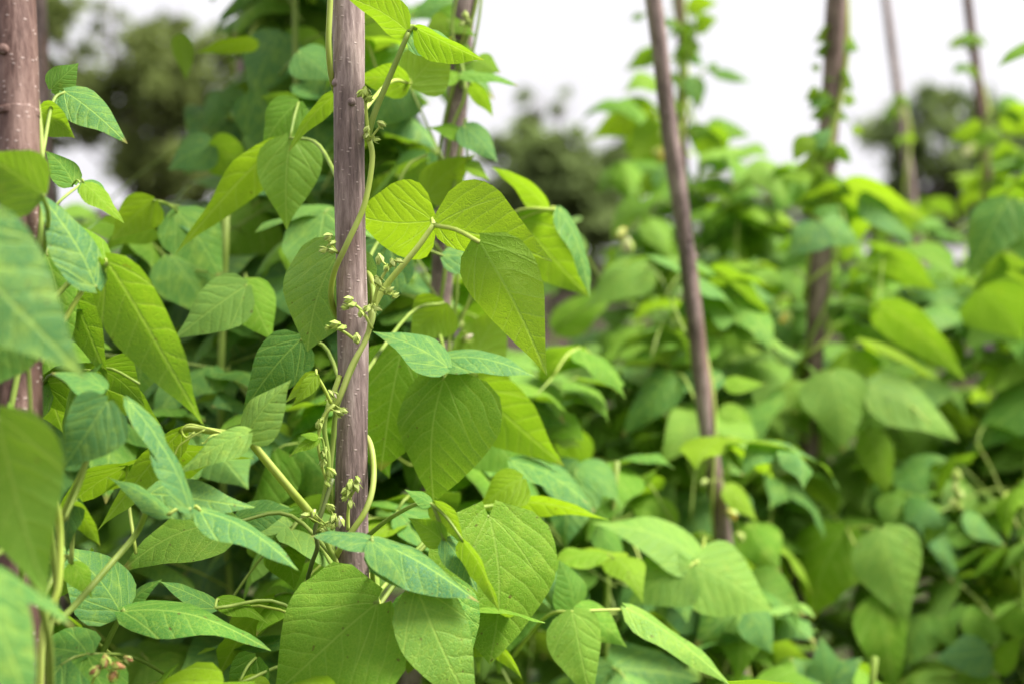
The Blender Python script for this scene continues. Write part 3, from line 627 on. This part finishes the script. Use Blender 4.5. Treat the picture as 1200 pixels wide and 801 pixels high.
leaf(D, [(850, 450, 898, 450, 20, 1.9, .85, dict(roll=50)), (845, 480, 890, 520, 36, 2.0, .7, dict(roll=40)), (850, 570, 888, 612, 26, 1.85, .85, dict(roll=45))], rachis=False)
leaf(D, [(845, 440, 760, 460, 30, 2.0, .2, dict(roll=55)), (840, 400, 780, 430, 30, 2.0, .6, dict(roll=50)), (860, 370, 820, 350, 36, 2.0, .3, dict(roll=50))], rachis=False)
leaf(E, [(975, 436, 988, 530, 80, 2.00, .34, dict(pale=.8, roll=25))], smat=M_STEM_Y)
leaf(E, [(1020, 452, 1124, 517, 58, 2.02, .32, dict(pale=.8, roll=38)), (1018, 505, 1042, 588, 42, 2.1, .78, dict(roll=30))])
leaf(E, [(992, 618, 950, 728, 92, 2.0, .72, dict(roll=25)), (1034, 620, 1064, 730, 84, 1.92, .34, dict(pale=.8, roll=22)), (1030, 700, 1050, 812, 64, 1.92, .58, dict(roll=30))], smat=M_STEM_Y)
leaf(E, [(1030, 358, 1132, 446, 52, 2.05, .55, dict(under=True, roll=38)), (1035, 300, 1100, 342, 44, 2.2, .6, dict(under=True, roll=38))])
leaf(E, [(962, 264, 922, 302, 44, 2.1, .10, dict(roll=38)), (964, 262, 1008, 288, 38, 2.1, .10, dict(roll=42)), (960, 255, 985, 240, 26, 2.15, .3, dict(roll=50))])
leaf(E, [(948, 160, 930, 190, 26, 2.1, .85, dict(roll=30)), (950, 170, 976, 150, 22, 2.1, .1, dict(roll=40)), (950, 205, 912, 208, 16, 2.1, .8, dict(roll=45))])
leaf(E, [(990, 116, 1004, 120, 16, 2.2, .8, dict(roll=35)), (960, 80, 950, 78, 10, 2.2, .8, dict(roll=35)), (1000, 150, 1012, 158, 12, 2.2, .95, dict(roll=35))], rachis=False)
leaf(E, [(990, 215, 1075, 250, 40, 2.2, .85, dict(roll=48, under=True)), (985, 225, 935, 250, 36, 2.2, .85, dict(roll=45, under=True)), (1010, 230, 1075, 290, 30, 2.2, .15, dict(roll=50))], rachis=False)
leaf(I_, [(1182, 234, 1134, 328, 62, 1.95, .17, dict(roll=28)), (1196, 240, 1215, 320, 60, 1.95, .3, dict(roll=28))], smat=M_STEM_Y)
leaf(I_, [(1215, 50, 1166, 82, 16, 2.0, .6, dict(roll=45))])
leaf(I_, [(1230, 450, 1140, 530, 70, 2.2, .25, dict(roll=35)), (1150, 340, 1200, 400, 80, 2.2, .45, dict(roll=30, under=True)), (1200, 340, 1130, 410, 70, 2.25, .5, dict(roll=30, under=True))], rachis=False)
leaf(I_, [(1100, 600, 1085, 640, 30, 2.0, .1, dict(roll=50)), (1090, 590, 1060, 612, 50, 2.0, .1, dict(roll=45)), (1130, 605, 1178, 640, 24, 2.0, .08, dict(roll=55)), (1150, 640, 1200, 680, 44, 2.1, .75, dict(roll=40))], rachis=False)
leaf(I_, [(1160, 765, 1095, 772, 50, 1.9, .05, dict(roll=25)), (1165, 785, 1200, 740, 30, 1.9, .85, dict(roll=35)), (1130, 720, 1185, 760, 36, 1.95, .6, dict(roll=40))], rachis=False)
leaf(E, [(970, 800, 962, 745, 40, 1.7, .03, dict(roll=35)), (972, 802, 1012, 770, 34, 1.7, .03, dict(roll=40)), (968, 803, 925, 770, 34, 1.7, .06, dict(roll=40))])
cluster(I_, [(1118, 600, 1.98), (1120, 580, 1.97), (1122, 562, 1.96)], [(1121, 556, 7, 0, 1, YB), (1119, 570, 7, -.3, .8, YB), (1124, 578, 7, .4, .7, YB), (1118, 588, 8, -.4, .6, YB), (1124, 592, 8, .4, .5, YB)], srad=.0014)
cluster(E, [(945, 470, 2.15), (938, 478, 2.12)], [(934, 472, 8, -.5, .6, PB), (930, 482, 8, -.6, -.2, M_BUD), (942, 470, 8, .3, .8, PB)])

# --- climbing stems of the blurred plants ---------------------------------
def ztop(py, d): return P(600, py, d).z
helix(LP['B'], 'B', .1, 2.0, 5, .0135, .5, .0022, M_STEM)
helix(LP['C'], 'C', .1, 1.6, 3, .0155, 3.4, .0020, M_STEM)
helix(LP['H'], 'H', .1, 1.9, 5, .014, 1, .0022, M_STEM_Y)
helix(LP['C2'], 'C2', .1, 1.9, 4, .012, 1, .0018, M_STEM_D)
helix(LP['D'], 'D', .05, ztop(325, 1.8), 3, .0135, 2.2, .0019, M_STEM_Y)
helix(LP['D2'], 'D2', .1, 2.1, 6, .010, 2.2, .0045, M_STEM_Y); helix(LP['D2'], 'D2', .1, 2.1, 5, .011, 5.2, .004, M_STEM)
helix(LP['D2'], 'D2', .1, 1.6, 3, .03, 1.2, .0035, M_STEM)
helix(LP['E'], 'E', .1, 2.1, 3, .0190, 4.3, .0042, M_STEM_Y); helix(LP['E'], 'E', .1, ztop(50, 2.2), 5, .0195, 1.0, .0030, M_STEM)
helix(LP['E'], 'E', ztop(460, 2.2), ztop(280, 2.2), 2, .024, 1.0, .0030, M_STEM_Y)
helix(LP['F'], 'F', .1, ztop(110, 3.7), 4, .018, 1.0, .0045, M_STEM_Y)
helix(LP['G'], 'G', .1, ztop(90, 3.2), 4, .017, 1.0, .0045, M_STEM_Y); helix(LP['G'], 'G', .1, ztop(130, 3.2), 3, .022, 3.0, .0045, M_STEM)
helix(LP['I'], 'I', .1, 1.9, 4, .016, 1.0, .0025, M_STEM)

# ---------------------------------------------------------------- the mass of smaller leaves: trifoliate leaves copied onto shoots
PROTO = []
rp = random.Random(5)
for k in range(22):
    V, Fc = [], []
    plen = rp.uniform(.05, .10); rise = rp.uniform(.15, .9)
    j = Vector((rp.uniform(-.01, .01), plen * math.cos(rise), plen * math.sin(rise)))
    pts = catmull([Vector((0, 0, 0)), j * .5 + Vector((0, 0, .008)), j], 3); tube_geo(pts, .0014, 5, V, Fc)
    rc = j + Vector((0, .022, rp.uniform(-.012, .006))); tube_geo([j, (j + rc) / 2 + Vector((0, 0, .002)), rc], .0011, 5, V, Fc)
    root = mesh_obj('leaf', V, Fc, M_STEM if k % 3 else M_STEM_Y, None, data_only=True)
    lf = []
    for q, (b0, dirv) in enumerate(((rc, Vector((rp.uniform(-.25, .25), .75, -rp.uniform(.2, 1.1)))), (j, Vector((1, rp.uniform(-.1, .5), -rp.uniform(.1, .9)))), (j, Vector((-1, rp.uniform(-.1, .5), -rp.uniform(.1, .9)))))):
        L = rp.uniform(.072, .108) * (1.0 if q == 0 else .9); a = dirv.normalized()
        n = Vector((rp.uniform(-.35, .35), rp.uniform(.0, .7), 1)); n = (n - a * n.dot(a)).normalized(); sx = a.cross(n)
        asym = 0 if q == 0 else (.14 if q == 1 else -.14)
        Vb, Fb, Ub = blade(L, L * rp.uniform(.64, .84), nt_=10, nv=6, bulge=rp.uniform(.02, .15), fold=rp.uniform(.0, .65), wave=rp.uniform(.03, .075), asym=asym, tipcurl=rp.uniform(-.1, .4), twist=rp.uniform(-.3, .3), seed=k * 9 + q)
        me = mesh_obj('leaflet', Vb, Fb, M_LEAF, uvs=Ub, data_only=True)
        M = Matrix((sx, a, n)).transposed().to_4x4(); M.translation = b0; lf.append((me, M))
    PROTO.append((root, lf, j))

def blocked(c, rad):
    x, y, d = proj(c)
    if d < .9: return True
    for hx, hy, hr, hd in HERO:
        if d < hd + .015 and (x - hx) ** 2 + (y - hy) ** 2 < (hr + rad * F / d * .62) ** 2: return True
    return False
# openings through which the garden behind shows: (x0, y0, x1, y1, max depth, how much to remove)
OPEN = [(52, -400, 215, 150, 9, 1), (60, 150, 215, 245, 9, .97), (205, -400, 270, 130, 9, .96), (200, 130, 245, 215, 9, .9), (115, 240, 185, 270, 9, .7), (560, -400, 1400, 95, 9, .985), (560, 95, 685, 230, 9, 1), (560, 230, 700, 275, 9, .93), (600, 215, 735, 300, 1.9, 1),
        (640, 275, 692, 325, 9, .9), (640, 375, 682, 415, 9, .8), (670, 95, 690, 150, 9, .9), (865, 95, 930, 185, 9, .97), (850, 60, 935, 130, 9, 1), (1000, 95, 1100, 205, 9, .97), (1100, 95, 1400, 125, 9, .8), (1190, 125, 1400, 170, 9, .7), (935, 95, 1000, 150, 9, .6),
        (1078, 284, 1128, 312, 9, .9), (205, 110, 250, 160, 9, .5), (440, -400, 560, 40, 9, .4)]
NLEAF = 0
def fill(pl, key, n, Rad, z0, z1, prof, tones, seed, size=1.0, cam_bias=.35, centre=None, cap=99):
    """n compound leaves on side shoots within a spindle round the pole"""
    global NLEAF
    rs = random.Random(seed); made = tries = 0
    while made < n and tries < n * 12:
        tries += 1
        zc = rs.uniform(z0, z1); tt = (zc - z0) / (z1 - z0); Rz = Rad * prof(tt)
        cx, cy = centre if centre else pl.axis_at(Vector((0, 0, zc)))
        base_az = rs.uniform(0, 2 * math.pi)
        m = rs.randint(3, 5); L = Rz * rs.uniform(.45, 1.0)
        dirv = Vector((math.cos(base_az), math.sin(base_az), rs.uniform(-.1, .9)))
        sp = [Vector((cx, cy, zc - .05))]
        for q in range(m): sp.append(sp[-1] + (dirv + Vector((rs.uniform(-.5, .5), rs.uniform(-.5, .5), rs.uniform(-.5, .3)))) * L / m)
        keep = []
        for q in range(1, m + 1):
            nd = sp[q]
            az = base_az + rs.choice((-1, 1)) * rs.uniform(.2, 1.5)
            if rs.random() < cam_bias: az = math.atan2(CAM.y - nd.y, CAM.x - nd.x) + rs.uniform(-.9, .9)
            k = rs.randrange(len(PROTO)); sc_ = size * rs.uniform(.72, 1.18)
            cen = nd + Vector((math.cos(az), math.sin(az), 0)) * .12 * sc_ + Vector((0, 0, .02))
            x, y, d = proj(cen)
            if blocked(cen, .075 * sc_): continue
            bad = False
            for x0, y0, x1, y1, dm, pr in OPEN:
                if d < dm and x0 - 62 / d < x < x1 + 62 / d and y0 - 60 / d < y < y1 + 40 / d and rs.random() < pr: bad = True; break
            if bad or x < -330 or x > 1530 or y > 1250: continue
            keep.append((nd, az, k, sc_))
        if not keep: continue
        sp = sp[:1 + max(i for i, q in enumerate(sp) if any(q is kk[0] for kk in keep))]
        if not any(blocked(q, .004) for q in sp): pl.tube('side_shoot', sp, .0012, M_STEM if rs.random() < .6 else M_STEM_Y, sides=5, sub=2)
        for nd, az, k, sc_ in keep:
            root, lf, j = PROTO[k]; o = bpy.data.objects.new('leaf', root); COL.objects.link(o); o.parent = pl.o
            rot = Matrix.Rotation(az - math.pi / 2, 4, 'Z') @ Matrix.Rotation(rs.uniform(-.35, .45), 4, 'X') @ Matrix.Rotation(rs.uniform(-.4, .4), 4, 'Y')
            o.matrix_basis = Matrix.Translation(nd - pl.base) @ rot @ Matrix.Scale(sc_, 4)
            tb = rs.choices(tones[0], tones[1])[0]; pb = rs.choice((0., 0., 0., .2, .4, .8)) if tones is not TD else rs.choice((0., 0., 0., 0., .4))
            for me, M in lf:
                c = bpy.data.objects.new('leaflet', me); COL.objects.link(c); c.parent = o; c.matrix_basis = M
                c['tone'] = max(0., min(1., tb + rs.uniform(-.12, .12))); c['pale'] = pb
            NLEAF += 1; made += 1
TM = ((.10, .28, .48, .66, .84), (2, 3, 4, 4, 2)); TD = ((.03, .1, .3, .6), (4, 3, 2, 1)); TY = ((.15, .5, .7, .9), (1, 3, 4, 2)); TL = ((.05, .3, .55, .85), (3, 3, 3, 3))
full = lambda t: 1 - .25 * t
cone = lambda t: max(.12, 1 - .9 * t ** 1.3)
fill(LP['C'], 'C', 46, .26, .75, 1.35, full, TM, 21)
fill(LP['A'], 'A', 95, .30, .65, 1.42, lambda t: 1 - .45 * t, TL, 22)
fill(LP['B'], 'B', 92, .34, .60, 1.75, lambda t: 1 - .62 * t ** .8, TM, 23)
fill(LP['H'], 'H', 98, .36, .45, 2.05, lambda t: 1 - .1 * t, TD, 24, size=1.12)
fill(LP['C2'], 'C2', 80, .42, .45, 1.45, full, TM, 25)
fill(LP['D'], 'D', 92, .34, .55, 1.36, lambda t: 1 - .3 * t, TL, 26, size=1.2)
fill(LP['D2'], 'D2', 98, .46, .6, 1.84, lambda t: max(.2, 1 - .75 * t ** 1.5), TY, 27, size=1.05)
fill(LP['E'], 'E', 99, .42, .55, 1.33, lambda t: 1 - .3 * t ** 3, TM, 28, size=1.18)
fill(LP['F'], 'F', 70, .5, .7, 1.37, full, TM, 29)
fill(LP['G'], 'G', 90, .5, .6, 1.70, lambda t: 1 - .6 * t ** 2, TM, 30)
fill(LP['I'], 'I', 90, .42, .55, 1.36, full, TM, 31, size=1.2)
def bush(x, y, label, n, Rad, z0, z1, prof, tones, seed, **k):
    p = Plant('bean_plant', (x, y, 0), label, group='bushy bean plants without a visible pole'); p.axis_at = lambda q: (x, y)
    p.tube('stem', [Vector((x, y, 0)), Vector((x + .02, y, z1 * .4)), Vector((x - .01, y + .01, z1 * .75)), Vector((x, y, z1 * .95))], .004, M_STEM)
    fill(p, None, n, Rad, z0, z1, prof, tones, seed, **k); return p
bush(.10, 3.2, 'distant bean bush closing the gap between the two rows', 90, .5, .5, 1.25, full, TL, 41, size=1.0)
bush(.28, 2.15, 'bushy bean plant below and left of the leaning mauve pole', 95, .36, .4, 1.22, full, TM, 42, size=1.18)
bush(.52, 2.75, 'bean plant filling the row between the leaning and the stout pole', 95, .42, .5, 1.36, full, TM, 43, size=1.18)
bush(.72, 1.95, 'low dark bean bush in the lower right corner', 98, .36, .3, 1.15, full, TM, 44, size=1.22)
bush(.42, 1.62, 'low bean growth at the bottom between the sharp and the stout pole', 70, .28, .3, .88, full, TD, 45)
bush(.12, 1.62, 'bean growth behind the large yellow-green leaf right of the sharp pole', 85, .28, .4, 1.12, full, TM, 46)
bush(-.30, 1.50, 'bean plant filling the shade left of the sharp pole', 98, .34, .4, 1.42, full, TD, 47)
bush(-.42, 1.85, 'bean plant in deep shade between the two left-hand rows', 98, .36, .4, 1.36, full, TD, 52, size=1.1)
bush(-.25, 1.72, 'tall dark bean plant reaching the top of the frame behind the sharp pole', 98, .22, .95, 2.0, full, TD, 53, size=1.25)
bush(-.34, 2.05, 'tall shaded bean plant beside the faint blurred pole', 90, .22, 1.3, 2.1, full, TD, 54, size=1.3)
bush(-.62, 2.6, 'far bean plant behind the left-hand rows', 80, .45, .5, 1.36, full, TM, 48)
bush(1.35, 3.0, 'far bean plant at the right edge behind nearer leaves', 80, .5, .5, 1.42, full, TM, 49, size=1.22)
bush(.98, 2.45, 'bean plant between the stout pole and the right edge', 92, .36, .3, 1.3, full, TM, 51, size=1.2)
bush(.80, 3.6, 'far bean plant between the stout pole and the tan stick', 80, .5, .5, 1.36, full, TY, 50, size=1.0)
# low weeds between and beyond the rows, too many to count
rs = random.Random(77); V, Fc = [], []; stems = []
for i in range(5200):
    y = rs.uniform(2.0, 9.0); x = rs.uniform(-.5 * y - .3, .5 * y + .3); h = rs.uniform(.02, .24) * (.6 + .8 * abs(noise.noise(Vector((x * 1.3, y * 1.3, 5)))) * 2)
    for k in range(3):
        az = rs.uniform(0, 6.28); u = Vector((math.cos(az), math.sin(az), rs.uniform(-.3, .6))); s = u.cross(Vector((0, 0, 1))).normalized(); L = rs.uniform(.03, .08); p = Vector((x, y, h)); i0 = len(V)
        V += [p, p + u * L * .4 + s * L * .3, p + u * L - Vector((0, 0, L * .3)), p + u * L * .4 - s * L * .3]; Fc.append((i0, i0 + 1, i0 + 2, i0 + 3))
M_WEED = simple_mat('weed leaf', [(.3, (.05, .10, .02)), (.7, (.13, .20, .05))], 3, .6, .1, .001, transl=(.15, .3, .03))
o = mesh_obj('weeds', V, Fc, M_WEED); o['kind'] = 'stuff'; o['label'] = 'low green weeds covering the soil between the bean rows'; o['category'] = 'weeds'
print('compound leaves', NLEAF)

# small leaves and blossoms high on the far vines
def sprig(pl, pts, d, blades, smat=None):
    leaf(pl, [(x, y, tx, ty, w_, d, tn, dict(roll=35, under=un)) for x, y, tx, ty, w_, tn, un in blades], [(a, b, d) for a, b in pts], srad=.0016 * d / 2, smat=smat or M_STEM)
sprig(LP['D2'], [(800, 80), (790, 70), (768, 62)], 2.7, [(768, 62, 732, 84, 22, .7, True), (772, 62, 760, 54, 18, .8, True)])
sprig(LP['D2'], [(800, 90), (812, 50), (815, 40)], 2.7, [(815, 30, 842, 22, 24, .85, True), (806, 8, 842, 4, 24, .9, True), (812, 44, 800, 60, 30, .8, True)])
sprig(LP['D2'], [(802, 110), (824, 85), (840, 80)], 2.7, [(838, 86, 882, 98, 14, .3, False), (840, 82, 828, 76, 14, .2, False)])
sprig(LP['D2'], [(804, 150), (812, 120)], 2.7, [(812, 90, 818, 130, 26, .2, False), (808, 100, 822, 122, 20, .8, False)])
sprig(LP['D2'], [(800, 150), (780, 140), (768, 135)], 2.7, [(766, 130, 690, 165, 46, .95, True), (770, 145, 740, 200, 50, .9, True)], M_STEM_Y)
sprig(LP['D2'], [(804, 160), (830, 150)], 2.7, [(830, 148, 880, 160, 26, .7, False), (828, 152, 850, 200, 44, .8, True), (820, 146, 810, 170, 26, .5, False)])
sprig(LP['D2'], [(780, 14), (745, 18)], 2.7, [(752, 18, 738, 24, 10, .3, False)])
sprig(LP['G'], [(1152, 140), (1180, 120)], 3.1, [(1176, 115, 1196, 150, 24, .3, False), (1178, 130, 1240, 160, 40, .9, True), (1150, 150, 1110, 165, 26, .85, True), (1150, 155, 1140, 185, 26, .7, False)])
sprig(LP['D2'], [(800, 210), (780, 190)], 2.7, [(775, 190, 745, 235, 46, .85, True), (782, 192, 800, 250, 44, .1, False)])
for kk, (key, d) in enumerate((('E', 2.2), ('E', 2.2), ('G', 3.15), ('F', 3.65), ('D2', 2.72), ('B', 1.46), ('E', 2.2), ('G', 3.15), ('E', 2.2), ('E', 2.2), ('D2', 2.72))):
    ys = ((60, 20), (225, 120), (130, 40), (200, 110), (120, 0), (90, 0), (235, 180), (215, 130), (190, 110), (210, 60), (140, 20))[kk]; rs = random.Random(kk + 60)
    for q in range(3):                                     # small young leaves hugging the bare upper poles
        y = rs.uniform(*ys); c = min(POLES[key], key=lambda p: abs(proj(p)[1] - y)); x = proj(c)[0] + rs.uniform(-8, 8); sgn = rs.choice((-1, 1)); s_ = 2.4 / d
        sprig(LP[key], [(x, y + 14), (x + sgn * 8 * s_, y)], d, [(x + sgn * 8 * s_, y, x + sgn * rs.uniform(22, 34) * s_, y + rs.uniform(4, 22), 17 * s_, rs.choice((.2, .6, .85)), rs.random() < .5),
            (x + sgn * 6 * s_, y, x - sgn * rs.uniform(6, 16) * s_, y + rs.uniform(8, 20), 12 * s_, .8, False)])
cluster(LP['D2'], [(790, 190, 2.7), (780, 183, 2.68), (776, 180, 2.66)], [(776, 182, 10, 0, .6, M_YEL), (770, 178, 7, -.5, .6, M_YEL), (778, 160, 8, .3, .7, M_BUD), (786, 200, 8, .3, .7, M_BUD)])
cluster(LP['G'], [(1150, 180, 3.1), (1140, 178, 3.08), (1136, 176, 3.06)], [(1134, 178, 9, -.4, .5, M_PETAL), (1142, 172, 7, .4, .5, M_BUD)])
cluster(LP['E'], [(930, 375, 2.2), (918, 372, 2.15)], [(918, 374, 8, -.3, .6, M_YEL), (925, 370, 6, .3, .7, M_BUD)])
cluster(LP['D'], [(730, 290, 2.2), (735, 282, 2.2)], [(735, 288, 10, 0, .7, M_PETAL), (728, 274, 8, -.4, .6, M_YEL)])
cluster(LP['D'], [(845, 560, 1.85), (855, 545, 1.84)], [(858, 602, 8, .5, .5, M_YEL), (825, 565, 6, -.4, .4, M_BUD), (868, 628, 7, .4, .4, M_BUD)])

# ---------------------------------------------------------------- trees, fence and shed far behind
M_CROWN = {}
def crown_mat(name, c1, c2):
    m, t, o = newmat(name); g = N(t); tc = g.new('ShaderNodeTexCoord').outputs['Object']
    c = g.mix(g.sstep(g.noise(tc, 2.2, 4, .6), .35, .68), rgba(*c1), rgba(*c2))
    df = g.new('ShaderNodeBsdfDiffuse'); g.set(df.inputs[0], c); tr = g.new('ShaderNodeBsdfTranslucent'); g.set(tr.inputs[0], g.mix(1.0, c, rgba(1.3, 1.4, .7), 'MULTIPLY'))
    mx = g.new('ShaderNodeMixShader'); g.set(mx.inputs[0], .42); t.links.new(df.outputs[0], mx.inputs[1]); t.links.new(tr.outputs[0], mx.inputs[2]); t.links.new(mx.outputs[0], o.inputs[0]); return m
def tree(label, d, px, ybase, blobs, nleaf, mat, seed, lsz=.16, group='trees beyond the garden'):
    """blobs: (px, py, r_px, weight) of foliage clumps seen in the photograph"""
    rs = random.Random(seed); b = P(px, ybase, d); base = Vector((b.x, b.y, 0)); o = empty('tree', base, label, 'tree', group)
    cs = [(P(x, y, d) + Vector((0, rs.uniform(-1, 1) * r * d / F * .8, 0)) - base, 1.15 * r * d / F, wt) for x, y, r, wt in blobs]
    top = max(cs, key=lambda c: c[0].z)[0]
    V, Fc = tube_geo(catmull([Vector((0, 0, -.1)), Vector((top.x * .1, 0, top.z * .25)), Vector((top.x * .4, 0, top.z * .55)), top * .93], 5), lambda t: .17 * (1 - .85 * t) * top.z / 5, 10, rough=.2)
    mesh_obj('trunk', V, Fc, M_TRUNK, o)
    for c, r, wt in cs:
        z = min(c.z * .55, top.z * .5); s0 = Vector((top.x * .3, 0, z)); V, Fc = tube_geo(catmull([s0, s0.lerp(c, .5) + Vector((0, 0, .1)), c], 4), lambda t: .05 * (1 - .8 * t), 6)
        for q in range(5):
            e = c + Vector((rs.gauss(0, 1), rs.gauss(0, 1), rs.gauss(0, .8) + .3)).normalized() * r * 1.05
            tube_geo([s0.lerp(c, .8), s0.lerp(c, .8).lerp(e, .5) + Vector((0, 0, .05)), e], lambda t: .018 * (1 - .7 * t), 4, V, Fc)
        mesh_obj('limb', V, Fc, M_TRUNK, o)
    V, Fc = [], []; tot = sum(r * r * wt for c, r, wt in cs)
    for c, r, wt in cs:
        nn = int(nleaf * r * r * wt / tot); sub = []
        for q in range(max(4, int(14 * wt))):
            v = Vector((rs.gauss(0, 1), rs.gauss(0, 1), rs.gauss(0, 1))).normalized() * r * rs.uniform(.35, .95); sub.append((c + v, r * rs.uniform(.18, .42)))
        for q in range(nn):
            sc_, sr = rs.choice(sub); p = sc_ + Vector((rs.gauss(0, 1), rs.gauss(0, 1), rs.gauss(0, .8))) * sr * .55
            a = Vector((rs.gauss(0, 1), rs.gauss(0, 1), rs.gauss(0, 1))).normalized(); bb = a.orthogonal().normalized(); s = lsz * rs.uniform(.5, 1.2); i = len(V)
            V += [p - a * s, p + bb * s * .45, p + a * s, p - bb * s * .45]; Fc.append((i, i + 1, i + 2, i + 3))
    mesh_obj('crown', V, Fc, mat, o, smooth=False); return o
G1 = crown_mat('olive foliage', (.085, .11, .035), (.22, .27, .09)); G2 = crown_mat('grey green foliage', (.10, .135, .05), (.25, .33, .12)); G3 = crown_mat('dark foliage', (.08, .115, .06), (.24, .31, .10))
tree('tall loose olive-green tree at upper left with pale gaps in its crown', 24, 200, 230,
     [(60, 30, 42, .9), (85, 90, 40, .8), (75, 150, 34, .55), (110, 130, 42, .8), (150, 110, 40, .9), (190, 60, 34, .8), (215, 100, 46, 1.5), (235, 155, 46, 1.5), (180, 185, 44, 1.4), (225, 205, 42, 1.3), (255, 60, 36, .9), (290, 150, 50, 1.1), (205, 25, 18, .5), (120, 20, 26, .25), (330, 90, 50, 1.0), (160, 215, 26, .7)], 20000, G1, 3, lsz=.11)
tree('rounded grey-green tree behind the gap right of the sharp pole', 26, 650, 300,
     [(600, 190, 30, .9), (635, 170, 34, .9), (680, 180, 36, .8), (650, 215, 36, 1.2), (612, 235, 34, 1.2), (700, 225, 34, 1.0), (725, 190, 28, .6), (660, 260, 36, 1.4), (570, 240, 30, 1.0), (705, 265, 34, 1.2), (625, 130, 20, .35), (655, 118, 16, .25), (740, 150, 20, .4)], 18000, G2, 4, lsz=.11)
tree('round-topped dark tree at right behind the distant sticks', 25, 1095, 300,
     [(1040, 150, 28, 1.1), (1070, 130, 26, 1.2), (1105, 128, 26, 1.2), (1140, 130, 26, 1.2), (1170, 145, 28, 1.1), (1060, 180, 34, 1.1), (1105, 175, 36, .8), (1150, 185, 36, .9), (1080, 220, 34, 1.0), (1125, 225, 34, 1.1), (1180, 215, 34, 1.1), (1205, 180, 30, .9)], 9500, G3, 5, lsz=.115)
tree('low greyish tree line seen between the bean rows', 34, 860, 300,
     [(780, 250, 34, 1), (830, 225, 24, .8), (870, 235, 26, .9), (910, 250, 28, 1), (960, 250, 30, 1), (1000, 245, 26, 1), (740, 280, 40, 1.2), (680, 310, 40, 1.4), (820, 290, 40, 1.2), (900, 295, 40, 1.2), (980, 295, 40, 1.2), (1050, 290, 40, 1.2), (1120, 275, 40, 1.2), (1190, 280, 40, 1.2), (1260, 280, 40, 1.2), (1150, 300, 40, 1.2)], 12000, G2, 6, lsz=.17)
fe = empty('board_fence', (-4.6, 16, 0), 'weathered mauve-brown board fence seen under the upper-left tree', 'fence')
rf = random.Random(9); box_me = {}
def box(V, Fc, x0, x1, y0, y1, z0, z1):
    i = len(V); V += [Vector(q) for q in ((x0, y0, z0), (x1, y0, z0), (x1, y1, z0), (x0, y1, z0), (x0, y0, z1), (x1, y0, z1), (x1, y1, z1), (x0, y1, z1))]
    Fc += [tuple(i + k for k in f) for f in ((0, 3, 2, 1), (4, 5, 6, 7), (0, 1, 5, 4), (1, 2, 6, 5), (2, 3, 7, 6), (3, 0, 4, 7))]
V, Fc = [], []; box(V, Fc, -.065, .065, -.012, .012, .05, 1.82); bm_ = mesh_obj('board', V, Fc, M_FENCE, smooth=False, data_only=True)
for k in range(58):
    o = bpy.data.objects.new('board', bm_); COL.objects.link(o); o.parent = fe; o.location = (-3.9 + k * .138, rf.uniform(-.004, .004), rf.uniform(-.02, .02)); o.rotation_euler = (0, rf.uniform(-.008, .008), 0)
V, Fc = [], []; box(V, Fc, -4.0, 4.1, .018, .058, 0, .09); rm = mesh_obj('rail', V, Fc, M_FENCE, smooth=False, data_only=True)
for z in (.4, 1.35): o = bpy.data.objects.new('rail', rm); COL.objects.link(o); o.parent = fe; o.location = (0, 0, z)
V, Fc = [], []; box(V, Fc, -.05, .05, .06, .16, -.1, 1.78); pm = mesh_obj('post', V, Fc, M_FENCE, smooth=False, data_only=True)
for k in range(5): o = bpy.data.objects.new('post', pm); COL.objects.link(o); o.parent = fe; o.location = (-3.8 + k * 1.9, 0, 0)

sh = empty('garden_shed', (4.9, 15, 0), 'low mauve-brown garden shed with a pale sheet roof, glimpsed at right between the leaves', 'shed')
V, Fc = [], []; box(V, Fc, -1.0, 1.0, 0, 1.8, 0, 1.20); mesh_obj('wall', V, Fc, M_WALLB, sh, smooth=False)
for k in range(15):
    V, Fc = [], []; x = -.98 + k * .14; box(V, Fc, x, x + .125, -.02, -.002, .03, 1.19); mesh_obj('board', V, Fc, M_WALLB, sh, smooth=False)
V, Fc = [], []; n = 60
for i in range(n + 1):
    x = -1.12 + 2.24 * i / n; z = .018 * math.sin(i * 1.6)
    V += [Vector((x, -.18, 1.24 + z)), Vector((x, 1.98, 1.38 + z)), Vector((x, -.18, 1.225 + z)), Vector((x, 1.98, 1.365 + z))]
for i in range(n):
    a = i * 4; b = a + 4; Fc += [(a, b, b + 1, a + 1), (a + 2, a + 3, b + 3, b + 2), (a, a + 2, b + 2, b), (a + 1, b + 1, b + 3, a + 3)]
mesh_obj('roof', V, Fc, M_ROOF, sh)
